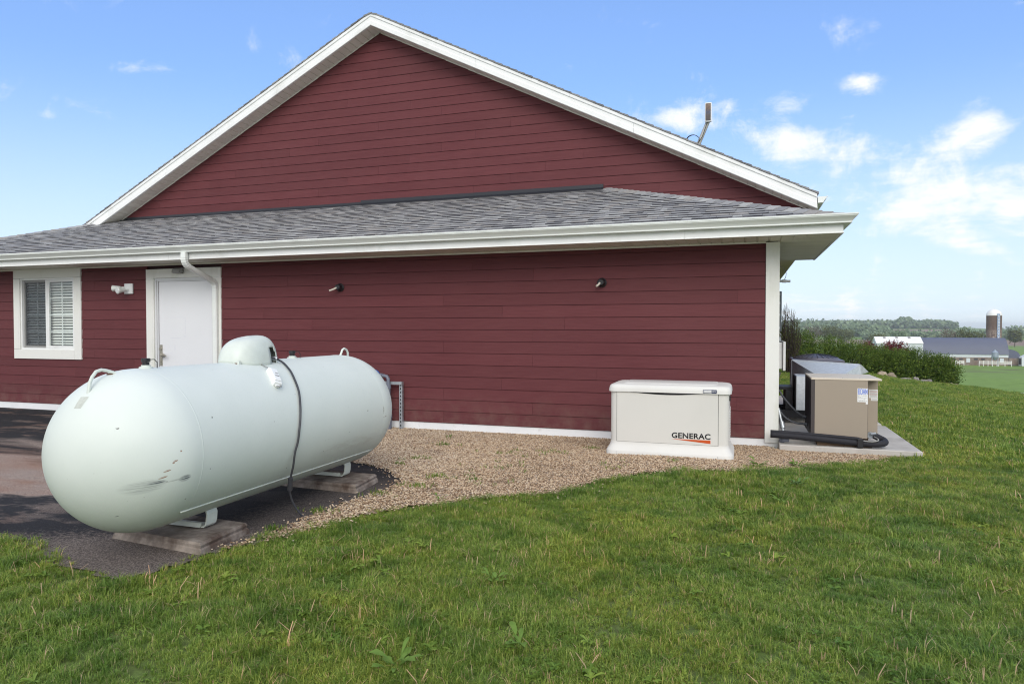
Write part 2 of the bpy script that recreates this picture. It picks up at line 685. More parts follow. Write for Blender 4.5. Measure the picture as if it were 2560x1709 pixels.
def asphalt_mat():
    m = bpy.data.materials.new('asphalt')
    m.use_nodes = True
    T = NT(m.node_tree)
    o = T.n('ShaderNodeOutputMaterial')
    b = T.n('ShaderNodeBsdfPrincipled')
    T.L.new(b.outputs[0], o.inputs[0])
    pos = T.n('ShaderNodeNewGeometry').outputs['Position']
    mp = T.n('ShaderNodeMapping')
    mp.inputs['Rotation'].default_value = (0, 0, rad(-18))
    mp.inputs['Scale'].default_value = (0.45, 1.3, 1)
    T.L.new(pos, mp.inputs[0])
    big = T.noise(mp.outputs[0], 0.85, 5, 0.62, 0.4)
    speck = T.noise(pos, 120, 2, 0.7)
    speck2 = T.noise(pos, 38, 4, 0.7)
    sp = T.n('ShaderNodeSeparateXYZ')
    T.L.new(pos, sp.inputs[0])
    # sealed black coat, worn to bare aggregate towards the lawn
    worn = T.ramp(speck, [(0.3, (0.08, 0.062, 0.054)), (0.5, (0.28, 0.225, 0.195)), (0.68, (0.56, 0.47, 0.41))])
    worn = T.mix(T.math('MULTIPLY', T.maprange(big, 0.42, 0.58, 0.1, 0.75), T.maprange(sp.outputs[0], -4.9, -4.2, 1, 0)), worn, (0.26, 0.135, 0.09))
    seal = T.ramp(speck, [(0.35, (0.012, 0.012, 0.014)), (0.6, (0.027, 0.027, 0.031)), (0.75, (0.065, 0.064, 0.066))])
    # worn belt between about 4 and 6 metres out, and a narrow one along the edge
    y = sp.outputs[1]
    wob = T.math('ADD', y, T.maprange(big, 0.3, 0.7, -0.8, 0.8))
    belt = T.math('MULTIPLY', T.maprange(wob, 3.55, 3.85, 0, 1), T.maprange(wob, 5.1, 5.9, 1, 0))
    x = sp.outputs[0]
    beltx = T.maprange(T.math('ADD', x, T.maprange(big, 0.3, 0.7, -0.5, 0.5)), -4.4, -4.0, 1, 0)
    edge = T.maprange(T.math('ADD', T.math('SUBTRACT', y, T.math('MULTIPLY', T.math('ADD', x, 4.0), 0.55)), T.maprange(speck2, 0.3, 0.7, -0.25, 0.25)), 3.12, 3.42, 1, 0)
    right = T.math('MULTIPLY', T.maprange(T.math('ADD', x, T.maprange(speck2, 0.3, 0.7, -0.2, 0.2)), -3.45, -3.15, 0, 1), T.maprange(y, 5.0, 5.5, 1, 0.2))
    edge = T.math('MAXIMUM', edge, T.math('MULTIPLY', right, 0.6))
    scr = T.math('MULTIPLY', T.maprange(T.noise(mp.outputs[0], 2.2, 6, 0.7), 0.52, 0.60, 0, 1), T.maprange(x, -5.0, -4.2, 0.45, 0.08))
    w = T.math('MAXIMUM', T.math('MULTIPLY', belt, beltx), T.math('MAXIMUM', T.math('MULTIPLY', edge, 0.45), scr))
    c = T.mix(w, seal, worn)
    T.L.new(c, b.inputs['Base Color'])
    T.L.new(T.maprange(big, 0.4, 0.6, 0.85, 0.95), b.inputs['Roughness'])
    b.inputs['Specular IOR Level'].default_value = 0.2
    bp = T.n('ShaderNodeBump')
    bp.inputs['Strength'].default_value = 0.6
    bp.inputs['Distance'].default_value = 0.006
    T.L.new(T.noise(pos, 90, 3, 0.8), bp.inputs['Height'])
    T.L.new(bp.outputs[0], b.inputs['Normal'])
    return m


def gravel_mat(name, stone=False):
    m = bpy.data.materials.new(name)
    m.use_nodes = True
    T = NT(m.node_tree)
    o = T.n('ShaderNodeOutputMaterial')
    b = T.n('ShaderNodeBsdfPrincipled')
    T.L.new(b.outputs[0], o.inputs[0])
    b.inputs['Roughness'].default_value = 0.85
    b.inputs['Specular IOR Level'].default_value = 0.3
    pos = T.n('ShaderNodeNewGeometry').outputs['Position']
    if stone:
        f = T.n('ShaderNodeObjectInfo').outputs['Random']
    else:
        vo = T.n('ShaderNodeTexVoronoi')
        vo.inputs['Scale'].default_value = 75
        T.L.new(pos, vo.inputs['Vector'])
        f = T.n('ShaderNodeSeparateColor')
        T.L.new(vo.outputs['Color'], f.inputs[0])
        f = f.outputs[0]
    pea = T.ramp(f, [(0.0, (0.16, 0.095, 0.055)), (0.3, (0.42, 0.29, 0.185)), (0.6, (0.58, 0.44, 0.30)), (0.85, (0.68, 0.55, 0.40)), (1.0, (0.28, 0.24, 0.22))])
    pale = T.ramp(f, [(0.0, (0.20, 0.12, 0.075)), (0.25, (0.44, 0.32, 0.215)), (0.6, (0.56, 0.45, 0.33)), (0.9, (0.66, 0.56, 0.43)), (1.0, (0.33, 0.27, 0.25))])
    sp = T.n('ShaderNodeSeparateXYZ')
    T.L.new(pos, sp.inputs[0])
    n1 = T.noise(pos, 1.1, 4, 0.65)
    t = T.math('ADD', sp.outputs[0], T.maprange(n1, 0.3, 0.7, -1.1, 1.1))
    c = T.mix(T.maprange(t, -4.2, -2.3, 0.15, 1, True), pale, pea)
    # damp earthy stains
    n2 = T.noise(pos, 2.3, 5, 0.7)
    c = T.mix(T.maprange(n2, 0.55, 0.72, 0, 0.55), c, (0.13, 0.075, 0.05))
    if not stone:
        c = T.mix(1.0, c, (0.55, 0.52, 0.5), 'MULTIPLY')
    T.L.new(c, b.inputs['Base Color'])
    return m


M_asphalt = asphalt_mat()
asph = patch_sheet('asphalt_pavement', ASPHALT, 0.05, 0.010, M_asphalt)
tag(asph, 'worn black asphalt drive under and behind the propane tank', 'pavement', kind='structure')
M_gravel = gravel_mat('gravel_bed')
grav = patch_sheet('gravel_bed', GRAVEL, 0.05, 0.016, M_gravel)
tag(grav, 'gravel bed between the red wall and the lawn', 'gravel bed', kind='structure')


# ------------------------------------------------------------------ scattering
def scatter(name, protos, pts, material, tilt=0.0, sepmat=None):
    """protos: list of (verts, faces, hue per vertex); pts: rows x, y, z, rot, scale, variant.
    One mesh holds the prototypes and the points; geometry nodes set a prototype on every point."""
    V, F, K, Hh = [], [], [], []
    for k, (vs, fs, hs) in enumerate(protos):
        b = len(V)
        V.extend(vs)
        F.extend([tuple(i + b for i in f) for f in fs])
        K.extend([k + 1] * len(vs))
        Hh.extend(hs)
    n0 = len(V)
    V.extend([tuple(p[:3]) for p in pts])
    K.extend([0] * len(pts))
    Hh.extend([0.0] * len(pts))
    me = bpy.data.meshes.new(name)
    me.from_pydata(V, [], F)
    me.materials.append(material)
    z = [0.0] * n0
    for nm, data in (('kind_index', K), ('hue', Hh), ('spin', z + [p[3] for p in pts]),
                     ('size', z + [p[4] for p in pts]), ('pick', z + [p[5] for p in pts]),
                     ('lean', z + list(rng.uniform(-tilt, tilt, len(pts))))):
        a = me.attributes.new(nm, 'FLOAT', 'POINT')
        a.data.foreach_set('value', np.array(data, dtype=np.float32))
    me.update()
    o = bpy.data.objects.new(name, me)
    COL.objects.link(o)
    WORLD_LOC[o.name] = (0, 0, 0)
    ng = bpy.data.node_groups.new(name + '_nodes', 'GeometryNodeTree')
    ng.interface.new_socket('Geometry', in_out='INPUT', socket_type='NodeSocketGeometry')
    ng.interface.new_socket('Geometry', in_out='OUTPUT', socket_type='NodeSocketGeometry')
    N, L = ng.nodes, ng.links
    gi, go = N.new('NodeGroupInput'), N.new('NodeGroupOutput')

    def attr(nm):
        a = N.new('GeometryNodeInputNamedAttribute')
        a.data_type = 'FLOAT'
        a.inputs[0].default_value = nm
        return a.outputs[0]

    def near(sock, v):
        c = N.new('FunctionNodeCompare')
        c.data_type = 'FLOAT'
        c.operation = 'EQUAL'
        L.new(sock, c.inputs[0])
        c.inputs[1].default_value = v
        c.inputs['Epsilon'].default_value = 0.1
        return c.outputs[0]

    def sepg(geo, sel):
        s = N.new('GeometryNodeSeparateGeometry')
        s.domain = 'POINT'
        L.new(geo, s.inputs[0])
        L.new(sel, s.inputs[1])
        return s.outputs[0]

    join = N.new('GeometryNodeJoinGeometry')
    pt = sepg(gi.outputs[0], near(attr('kind_index'), 0))
    for k in range(len(protos)):
        pr = sepg(gi.outputs[0], near(attr('kind_index'), k + 1))
        pk = sepg(pt, near(attr('pick'), k))
        io = N.new('GeometryNodeInstanceOnPoints')
        L.new(pk, io.inputs['Points'])
        L.new(pr, io.inputs['Instance'])
        cx_ = N.new('ShaderNodeCombineXYZ')
        L.new(attr('lean'), cx_.inputs[0])
        L.new(attr('spin'), cx_.inputs[2])
        L.new(cx_.outputs[0], io.inputs['Rotation'])
        L.new(attr('size'), io.inputs['Scale'])
        L.new(io.outputs[0], join.inputs[0])
    L.new(join.outputs[0], go.inputs[0])
    md = o.modifiers.new('scatter', 'NODES')
    md.node_group = ng
    return o


def grass_patch(size, count, h0, h1, w, straw=0.03, seed=0, lean=0.6, clover=0.0):
    r = np.random.default_rng(seed)
    V, F, Hh = [], [], []
    nt_ = max(3, count // 15)
    tufts = [(r.uniform(-size / 2, size / 2), r.uniform(-size / 2, size / 2), r.uniform(-0.22, 0.25), r.uniform(0.65, 1.25), r.uniform(0.35, 1.0)) for _ in range(nt_)]
    for i in range(count):
        tu = tufts[i % nt_]
        q = abs(r.normal(0, size * 0.045))
        a = r.uniform(0, 2 * math.pi)
        x, y = tu[0] + q * math.cos(a), tu[1] + q * math.sin(a)
        a += r.normal(0, 0.7)
        hue = min(0.9, max(0.0, r.uniform(0.05, 0.8) + tu[2]))
        h = r.uniform(h0, h1) * tu[3]
        ww = w * r.uniform(0.7, 1.3)
        ln = r.uniform(0.1, lean) * h
        if r.random() < clover:
            # small round leaf held flat above the turf
            hh = h * 0.75
            rr = w * r.uniform(1.2, 2.4)
            tiltx, tilty = r.uniform(-0.4, 0.4, 2)
            b = len(V)
            for k in range(5):
                t = 2 * math.pi * k / 5
                V.append((x + rr * math.cos(t), y + rr * math.sin(t), hh + rr * (math.cos(t) * tiltx + math.sin(t) * tilty)))
            F.append((b, b + 1, b + 2, b + 3, b + 4))
            Hh.extend([0.25 + 0.3 * r.random()] * 5)
            continue
        if r.random() < straw:
            hue = 1.0
            h *= 1.15
            ww *= 1.3
            ln = r.uniform(0.1, 1.3) * h
        dxx, dyy = math.cos(a), math.sin(a)
        sx, sy = -dyy * ww / 2, dxx * ww / 2
        b = len(V)
        m = 0.55
        V += [(x - sx, y - sy, -0.01), (x + sx, y + sy, -0.01),
              (x + dxx * ln * 0.35 - sx * 0.8, y + dyy * ln * 0.35 - sy * 0.8, h * m),
              (x + dxx * ln * 0.35 + sx * 0.8, y + dyy * ln * 0.35 + sy * 0.8, h * m),
              (x + dxx * ln, y + dyy * ln, h * (1 - 0.25 * ln / h))]
        F += [(b, b + 1, b + 3, b + 2), (b + 2, b + 3, b + 4)]
        Hh += [hue] * 5
    return V, F, Hh


def grass_mat():
    m = bpy.data.materials.new('grass_blades')
    m.use_nodes = True
    T = NT(m.node_tree)
    o = T.n('ShaderNodeOutputMaterial')
    b = T.n('ShaderNodeBsdfPrincipled')
    T.L.new(b.outputs[0], o.inputs[0])
    b.inputs['Roughness'].default_value = 0.55
    b.inputs['Specular IOR Level'].default_value = 0.35
    b.inputs['Subsurface Weight'].default_value = 0.0
    pos = T.n('ShaderNodeNewGeometry').outputs['Position']
    at = T.n('ShaderNodeAttribute', attribute_name='hue')
    hue = at.outputs['Fac']
    g = T.ramp(hue, [(0.0, (0.080, 0.165, 0.024)), (0.35, (0.175, 0.285, 0.042)), (0.65, (0.29, 0.395, 0.075)), (0.88, (0.44, 0.52, 0.14)),
                     (0.93, (0.50, 0.40, 0.20)), (0.98, (0.60, 0.42, 0.28))])
    n1 = T.noise(pos, 0.75, 4, 0.65)
    n2 = T.noise(pos, 3.1, 3, 0.6)
    g2 = T.mix(T.maprange(n1, 0.40, 0.62, 0, 0.7), g, T.mix(1.0, g, (1.4, 1.12, 0.9), 'MULTIPLY'))
    g3 = T.mix(T.maprange(n2, 0.46, 0.64, 0, 0.9), g2, T.mix(1.0, g2, (0.50, 0.66, 0.62), 'MULTIPLY'))
    T.L.new(g3, b.inputs['Base Color'])
    tr = T.n('ShaderNodeBsdfTranslucent')
    T.L.new(g3, tr.inputs[0])
    mx = T.n('ShaderNodeMixShader')
    mx.inputs[0].default_value = 0.3
    T.L.new(b.outputs[0], mx.inputs[1])
    T.L.new(tr.outputs[0], mx.inputs[2])
    T.L.new(mx.outputs[0], o.inputs[0])
    return m


M_grass = grass_mat()


def keep_grass(x, y, margin=0.0):
    """where turf grows"""
    k = ~in_poly(x, y, ASPHALT) & ~in_poly(x, y, GRAVEL)
    k &= ~((y > 8.2 - margin) & (x < 0.45))
    for (a, b_, c, d) in (PAD1, PAD2):
        k &= ~((x > a - 0.02) & (x < b_ + 0.02 - margin) & (y > c - 0.03) & (y < d + 0.03))
    return k


def in_view(x, y, pad=2.6):
    c, s = math.cos(rad(18.7)), math.sin(rad(18.7))
    d = -s * x + c * y
    l = c * x + s * y
    return (d > 1.2) & (np.abs(l) < d * 0.78 + pad)


def grass_points(xr, yr, step, nv, s0, s1, rmin=0, rmax=99, wave=True):
    xs = np.arange(xr[0], xr[1], step)
    ys = np.arange(yr[0], yr[1], step)
    X, Y = np.meshgrid(xs, ys)
    X = X.ravel() + rng.uniform(-step * 0.6, step * 0.6, X.size)
    Y = Y.ravel() + rng.uniform(-step * 0.6, step * 0.6, Y.size)
    R = np.hypot(X, Y)
    k = keep_grass(X, Y) & in_view(X, Y) & (R >= rmin) & (R < rmax)
    X, Y = X[k], Y[k]
    Z = ground(X, Y)
    n = len(X)
    # taller and shorter patches
    hh = 1 + 0.30 * np.sin(X * 2.1 + 1.3 * np.sin(Y * 1.7)) * np.sin(Y * 2.6 + 0.8 * np.sin(X * 3.1)) + 0.16 * np.sin(X * 6.3 + 2 * np.sin(Y * 4.1)) * np.sin(Y * 7.7 + X)
    S = rng.uniform(s0, s1, n) * np.maximum(hh, 0.78)
    return np.stack([X, Y, Z, rng.uniform(0, 6.28, n), S, rng.integers(0, nv, n)], 1)


near_protos = [grass_patch(0.26, 430, 0.025, 0.060, 0.0029, 0.02, s_, 1.3, 0.05) for s_ in (1, 2)]
near_protos += [grass_patch(0.26, 400, 0.03, 0.075, 0.0034, 0.045, 3, 1.1, 0.04), grass_patch(0.26, 330, 0.015, 0.045, 0.0036, 0.03, 4, 1.4, 0.30),
                grass_patch(0.22, 400, 0.045, 0.09, 0.0028, 0.02, 5, 1.5, 0.0)]
pts = grass_points((-6, 7), (1.2, 9.5), 0.086, 5, 0.48, 0.84, 0, 8.6)
grass_near = scatter('grass', near_protos, pts.tolist(), M_grass, 0.08)
tag(grass_near, 'green lawn grass with clover and dry straws close up', 'grass', kind='stuff')
far_protos = [grass_patch(0.9, 1500, 0.03, 0.065, 0.006, 0.02, s_, 0.9, 0.03) for s_ in (11, 12, 13)]
pts = grass_points((0, 16), (5, 39), 0.42, 3, 0.9, 1.15, 8.3, 38.5)
grass_far = scatter('grass', far_protos, pts.tolist(), M_grass, 0.03)
tag(grass_far, 'short lawn grass on the slope beyond the concrete pads', 'grass', kind='stuff')

# taller rough grass where the lawn meets the crop
tall_protos = [grass_patch(2.4, 1300, 0.16, 0.40, 0.03, 0.01, s_, 0.6) for s_ in (21, 22)]
tp = []
for i in range(900):
    x = rng.uniform(6, 48)
    y = 38.3 + rng.uniform(0, 30) ** 1.0
    if math.hypot(x, y) < 40.5 or (math.hypot(x, y) < 47 and 12.2 < x < 16.5):
        continue
    tp.append((x, y, gz(x, y), rng.uniform(0, 6.28), rng.uniform(0.8, 1.25), rng.integers(0, 2)))
M_tall = mat('field_growth', (0.075, 0.16, 0.035), 0.7, var=0.45, vscale=0.6)
tall = scatter('tall_grass', tall_protos, tp, M_tall, 0.03)
tag(tall, 'taller rough green growth at the near edge of the field', 'grass', kind='stuff')


# pebbles
def pebble(seed, sub=1):
    import bmesh
    bm = bmesh.new()
    bmesh.ops.create_icosphere(bm, subdivisions=1, radius=1.0)
    r = random.Random(seed)
    k = (r.uniform(0.9, 1.3), r.uniform(0.7, 1.0), r.uniform(0.45, 0.7))
    vs = []
    for v in bm.verts:
        j = r.uniform(0.82, 1.15)
        vs.append((v.co.x * k[0] * j, v.co.y * k[1] * j, v.co.z * k[2] * j))
    fs = [tuple(v.index for v in f.verts) for f in bm.faces]
    bm.free()
    return vs, fs, [0.0] * len(vs)


NP = 125000
gx = rng.uniform(-6.2, 1.45, NP * 2)
gy = rng.uniform(3.2, 8.45, NP * 2)
jx, jy = rng.normal(0, 0.035, gx.size), rng.normal(0, 0.035, gx.size)
k = in_poly(gx + jx, gy + jy, GRAVEL)
# thin trail of loose stones on the asphalt and lawn edge
k2 = in_poly(gx + jx * 3.5, gy + jy * 3.5, GRAVEL) & (rng.random(gx.size) < 0.10)
k = (k | k2) & ~((gx > 0.39) & (gy > 8.14)) & (gy < 8.40)
gx, gy = gx[k][:NP], gy[k][:NP]
gzv = ground(gx, gy) + 0.020 + rng.uniform(-0.002, 0.006, gx.size)
# coarser stone to the left by the tank, pea gravel by the generator
sz = np.where(gx < -2.2, rng.uniform(0.004, 0.0095, gx.size), rng.uniform(0.004, 0.0082, gx.size))
M_stone = gravel_mat('gravel_stone', True)
stones = scatter('gravel', [pebble(s_) for s_ in range(4)],
                 np.stack([gx, gy, gzv, rng.uniform(0, 6.28, gx.size), sz, rng.integers(0, 4, gx.size)], 1).tolist(), M_stone, 0.5)
tag(stones, 'loose tan and white gravel stones on the gravel bed', 'gravel', kind='stuff')

# sprigs of grass coming up through the stones
sp_ = []
for (x, y, n_, r_) in ((-3.2, 6.35, 30, 0.25), (-3.3, 7.3, 20, 0.2), (-2.6, 5.55, 26, 0.18), (-2.55, 5.15, 30, 0.2), (-2.2, 5.6, 24, 0.3), (-2.4, 6.9, 26, 0.5),
                       (-1.9, 7.1, 26, 0.25), (-1.55, 7.5, 14, 0.12), (-2.75, 4.8, 24, 0.2), (-2.9, 4.2, 20, 0.15), (-2.2, 6.2, 20, 0.6), (-1.0, 6.5, 12, 0.4),
                       (-2.95, 3.75, 16, 0.1), (-3.2, 6.0, 10, 0.1), (-0.6, 6.75, 8, 0.1), (-3.6, 7.8, 12, 0.2)):
    for i in range(int(n_ * 0.55)):
        a, q = rng.uniform(0, 6.28), rng.uniform(0, 1) * r_
        px_, py_ = x + q * math.cos(a), y + q * math.sin(a) * 0.6
        sp_.append((px_, py_, gz(px_, py_) + 0.015, rng.uniform(0, 6.28), rng.uniform(0.5, 1.1), 0))
sprigs = scatter('grass_sprigs', [grass_patch(0.05, 16, 0.02, 0.05, 0.004, 0.0, 31, 1.2, 0.2)], sp_, M_grass, 0.1)
tag(sprigs, 'small grass sprigs growing up through the gravel', 'weeds', kind='stuff')


# upright dry stalks, dark leaf rosettes and tiny flowers in the near turf
def stalks(seed, n, size=0.1):
    r = random.Random(seed)
    V, F, Hh = [], [], []
    for i in range(n):
        x, y = r.uniform(-size, size), r.uniform(-size, size)
        a = r.uniform(0, 6.28)
        h = r.uniform(0.04, 0.08)
        l = r.uniform(0.1, 1.3) * h
        w = 0.0022
        c, s = math.cos(a), math.sin(a)
        b = len(V)
        for (t, ww) in ((0, 1), (0.5, 1), (1, 0.7)):
            V += [(x + c * l * t * t - s * w * ww, y + s * l * t * t + c * w * ww, h * t), (x + c * l * t * t + s * w * ww, y + s * l * t * t - c * w * ww, h * t)]
        F += [(b, b + 1, b + 3, b + 2), (b + 2, b + 3, b + 5, b + 4)]
        Hh += [1.0] * 6
    return V, F, Hh


def rosette(seed, n, L0, w0):
    r = random.Random(seed)
    V, F, Hh = [], [], []
    for i in range(n):
        a = r.uniform(0, 2 * math.pi)
        L = L0 * r.uniform(0.4, 1.15)
        c, s = math.cos(a), math.sin(a)
        rise = r.uniform(0.25, 0.7)
        b = len(V)
        for (t, ww) in ((0.0, 0.25), (0.35, 0.7), (0.7, 1.0), (0.9, 0.6), (1.0, 0.05)):
            d = L * t
            z = 0.02 + L * rise * math.sin(t * 2.2) * 0.6
            wv = w0 * ww * r.uniform(0.8, 1.15)
            V += [(c * d - s * wv, s * d + c * wv, z + wv * 0.3), (c * d, s * d, z - 0.001), (c * d + s * wv, s * d - c * wv, z + wv * 0.3)]
        for q in range(4):
            F += [(b + q * 3, b + q * 3 + 1, b + q * 3 + 4, b + q * 3 + 3), (b + q * 3 + 1, b + q * 3 + 2, b + q * 3 + 5, b + q * 3 + 4)]
        Hh += [r.uniform(0.15, 0.5)] * 15
    return V, F, Hh


dp = []
cl = [(rng.uniform(2.2, 7.0), rng.uniform(-55, 21)) for _ in range(34)]
for i in range(420):
    d = rng.uniform(2.2, 7.5)
    a = rng.uniform(-55, 21)
    x, y = d * math.sin(rad(a)), d * math.cos(rad(a))
    if i % 3:
        d, a = cl[rng.integers(0, 34)]
        x, y = d * math.sin(rad(a)) + rng.normal(0, 0.16), d * math.cos(rad(a)) + rng.normal(0, 0.12)
    if keep_grass(np.array([x]), np.array([y]))[0]:
        dp.append((x, y, gz(x, y) + 0.005, rng.uniform(0, 6.28), rng.uniform(0.7, 1.2), [0, 1, 1, 2, 3, 3][rng.integers(0, 6)]))
extras = scatter('lawn_weeds', [stalks(1, 4, 0.06), stalks(2, 2, 0.04), rosette(3, 7, 0.055, 0.009), rosette(4, 9, 0.04, 0.008)], dp, M_grass, 0.1)
tag(extras, 'dry stalks and small broad leaves scattered through the turf', 'weeds', kind='stuff')

# ------------------------------------------------------------------ paints
def siding_mat():
    m = bpy.data.materials.new('red_siding')
    m.use_nodes = True
    T = NT(m.node_tree)
    o = T.n('ShaderNodeOutputMaterial')
    b = T.n('ShaderNodeBsdfPrincipled')
    T.L.new(b.outputs[0], o.inputs[0])
    b.inputs['Roughness'].default_value = 0.62
    b.inputs['Specular IOR Level'].default_value = 0.2
    pos = T.n('ShaderNodeNewGeometry').outputs['Position']
    oi = T.n('ShaderNodeObjectInfo')
    off = T.vmath('ADD', pos, T.vmath('MULTIPLY', oi.outputs['Location'], (3.1, 7.7, 5.3)))
    mp = T.n('ShaderNodeMapping')
    mp.inputs['Scale'].default_value = (3.0, 40, 85)
    T.L.new(off, mp.inputs[0])
    grain = T.noise(mp.outputs[0], 1.0, 5, 0.65, 0.6)
    c = T.mix(T.maprange(grain, 0.3, 0.7, 0, 1), (0.099, 0.026, 0.030), (0.136, 0.039, 0.044))
    c = T.mix(1.0, c, T.maprange(oi.outputs['Random'], 0, 1, 0.93, 1.07), 'MULTIPLY')
    n2 = T.noise(pos, 0.8, 4, 0.6)
    c = T.mix(T.maprange(n2, 0.4, 0.75, 0, 0.2), c, (0.17, 0.06, 0.062))
    spl = T.n('ShaderNodeSeparateXYZ')
    T.L.new(pos, spl.inputs[0])
    splash = T.math('MULTIPLY', T.maprange(spl.outputs[2], -0.85, -1.28, 0, 0.45), T.maprange(T.noise(pos, 6.0, 5, 0.7), 0.4, 0.65, 0, 1))
    c = T.mix(splash, c, (0.20, 0.12, 0.10))
    T.L.new(c, b.inputs['Base Color'])
    bp = T.n('ShaderNodeBump')
    bp.inputs['Strength'].default_value = 0.5
    bp.inputs['Distance'].default_value = 0.002
    T.L.new(grain, bp.inputs['Height'])
    T.L.new(bp.outputs[0], b.inputs['Normal'])
    return m


M_red = siding_mat()
M_backing = mat('siding_backing', (0.04, 0.014, 0.018), 0.9)
M_white = mat('white_trim', (0.80, 0.81, 0.80), 0.5, var=0.05, vscale=2.0, bump=0.0006, bscale=60, dirt=(0.52, 0.53, 0.47), dscale=1.3, dlo=0.55, dhi=0.95)
M_trimwood = mat('white_trim_board', (0.76, 0.76, 0.72), 0.6, bump=0.0012, bscale=30, stretch=(1, 1, 0.3), dirt=(0.48, 0.50, 0.38), dscale=2.2, dlo=0.52, dhi=0.95)
M_gutter = mat('gutter_metal', (0.78, 0.81, 0.78), 0.35, var=0.05, vscale=1.1, dirt=(0.5, 0.52, 0.48), dscale=4, dlo=0.6, dhi=1.0, stretch=(0.4, 2, 3))
M_soffit = mat('soffit_vinyl', (0.76, 0.73, 0.66), 0.6, var=0.05, objvar=0.05)
M_base = mat('foundation_paint', (0.78, 0.79, 0.80), 0.75, var=0.05, vscale=4, bump=0.002, bscale=25, dirt=(0.40, 0.35, 0.30), dscale=5, dlo=0.62, dhi=0.85)
M_flash = mat('black_flashing', (0.018, 0.020, 0.026), 0.4)
M_door = mat('door_paint', (0.73, 0.74, 0.76), 0.4, var=0.02, vscale=2, bump=0.0004, bscale=8)
M_steel = mat('door_frame_paint', (0.66, 0.67, 0.68), 0.45)
M_dark = mat('dark_gap', (0.01, 0.01, 0.012), 0.8)
M_brass = mat('brushed_nickel', (0.42, 0.39, 0.33), 0.32, metal=0.9)
M_black = mat('black_plastic', (0.013, 0.013, 0.016), 0.45)
M_grey = mat('grey_plastic', (0.28, 0.28, 0.27), 0.55, var=0.1)
M_roofs = [mat('shingle_granules_%s' % n, c, 0.9, var=0.22, vscale=90, bump=0.002, bscale=300) for n, c in
           (('pale', (0.35, 0.35, 0.345)), ('mid', (0.28, 0.28, 0.283)), ('slate', (0.215, 0.215, 0.222)), ('warm', (0.285, 0.272, 0.26)), ('charcoal', (0.15, 0.15, 0.158)))]

M_butt = mat('shingle_butt_edge', (0.018, 0.018, 0.024), 0.95)
YW = 8.40          # lower wall face
YG = 10.87         # gable wall face
XR = 0.392         # right corner of the building
XC = -14.85        # left corner, outside the frame
E_ = 0.1567        # siding exposure
PX, PZ = -6.155, 5.47   # ridge, top of the rake
SL = 0.4995
YR = 10.55         # rake plane

bld = thing('farm_building', (-6.0, 9.0, -1.42), 'dark red clapboard building with white trim and grey shingle roofs', 'building')

# walls ---------------------------------------------------------------
wl = MB()
wl.box(XC, -11.70, YW + 0.02, YG + 0.2, -1.29, 1.03)
wl.box(-10.49, XR - 0.02, YW + 0.02, YG + 0.2, -1.29, 1.03)
wl.box(-11.70, -10.49, YW + 0.02, YG + 0.2, -1.29, -0.35)
wl.box(-11.70, -10.49, YW + 0.02, YG + 0.2, 0.81, 1.03)
wall_lower = wl.build('lower_wall', M_backing, bld)
wl = MB()
wl.prism([(-13.2, 1.2), (0.93, 1.2), (0.93, 1.70), (PX, 5.21), (-13.2, 1.70)], YG + 0.02, YG + 0.6)
wall_gable = wl.build('gable_wall', M_backing, bld)
wl = MB()
wl.box(-12.7, XR - 0.03, YG + 0.6, 30, -1.5, 1.6)
wl.build('side_wall', M_red, bld)


def board(parent, xb0, xb1, xt0, xt1, z0, z1, yw):
    t0, t1 = 0.017, 0.007
    b = MB()
    b.hexa([(xb0, yw - t0, z0), (xb1, yw - t0, z0), (xb1, yw + 0.012, z0), (xb0, yw + 0.012, z0),
            (xt0, yw - t1, z1), (xt1, yw - t1, z1), (xt1, yw + 0.012, z1), (xt0, yw + 0.012, z1)])
    return b.build('siding_board', M_red, parent, fix=False)


PER = 3.745
LJ = {13: -3.384, 12: -2.55, 11: -1.726, 10: -0.062, 9: -2.97, 8: -2.137, 7: -2.556, 6: -0.066, 5: -2.558, 4: -1.722, 3: -2.981, 2: -3.816, 1: -2.561, 0: -3.816, 14: -1.31}
OPEN = [(-11.855, -10.335, -0.50, 1.1), (-8.925, -7.478, -1.5, 1.1)]
for r_ in range(0, 15):
    z0 = -1.283 + E_ * r_ + 0.0035
    z1 = min(-1.283 + E_ * (r_ + 1), 0.982)
    zc = (z0 + z1) / 2
    cuts = sorted(LJ[r_] - PER * i for i in range(-1, 5))
    edges = [XC + 0.14] + [c for c in cuts if XC + 0.3 < c < 0.15] + [0.240]
    for a, b_ in zip(edges[:-1], edges[1:]):
        segs = [(a, b_)]
        for (o0, o1, oz0, oz1) in OPEN:
            if zc > oz0:
                ns = []
                for (s0, s1) in segs:
                    if s1 <= o0 or s0 >= o1:
                        ns.append((s0, s1))
                    else:
                        if s0 < o0:
                            ns.append((s0, o0))
                        if s1 > o1:
                            ns.append((o1, s1))
                segs = ns
        for (s0, s1) in segs:
            if s1 - s0 > 0.03:
                g0 = 0.0009
                board(wall_lower, s0 + g0, s1 - g0, s0 + g0, s1 - g0, z0, z1, YW)

GJ = {-1: -5.0, 0: -4.37, 1: -3.71, 2: -3.097, 3: -2.451, 4: -1.841, 5: -4.963, 6: -4.334, 7: -3.698, 8: -6.19, 9: -4.96, 10: -5.563, 11: -6.832, 12: -7.43,
      13: -5.563, 14: -6.2, 15: -5.0, 16: -6.8, 17: -5.6, 18: -6.3}


def gable_lim(z):
    h = (5.235 - z) / SL
    return PX - h, PX + h


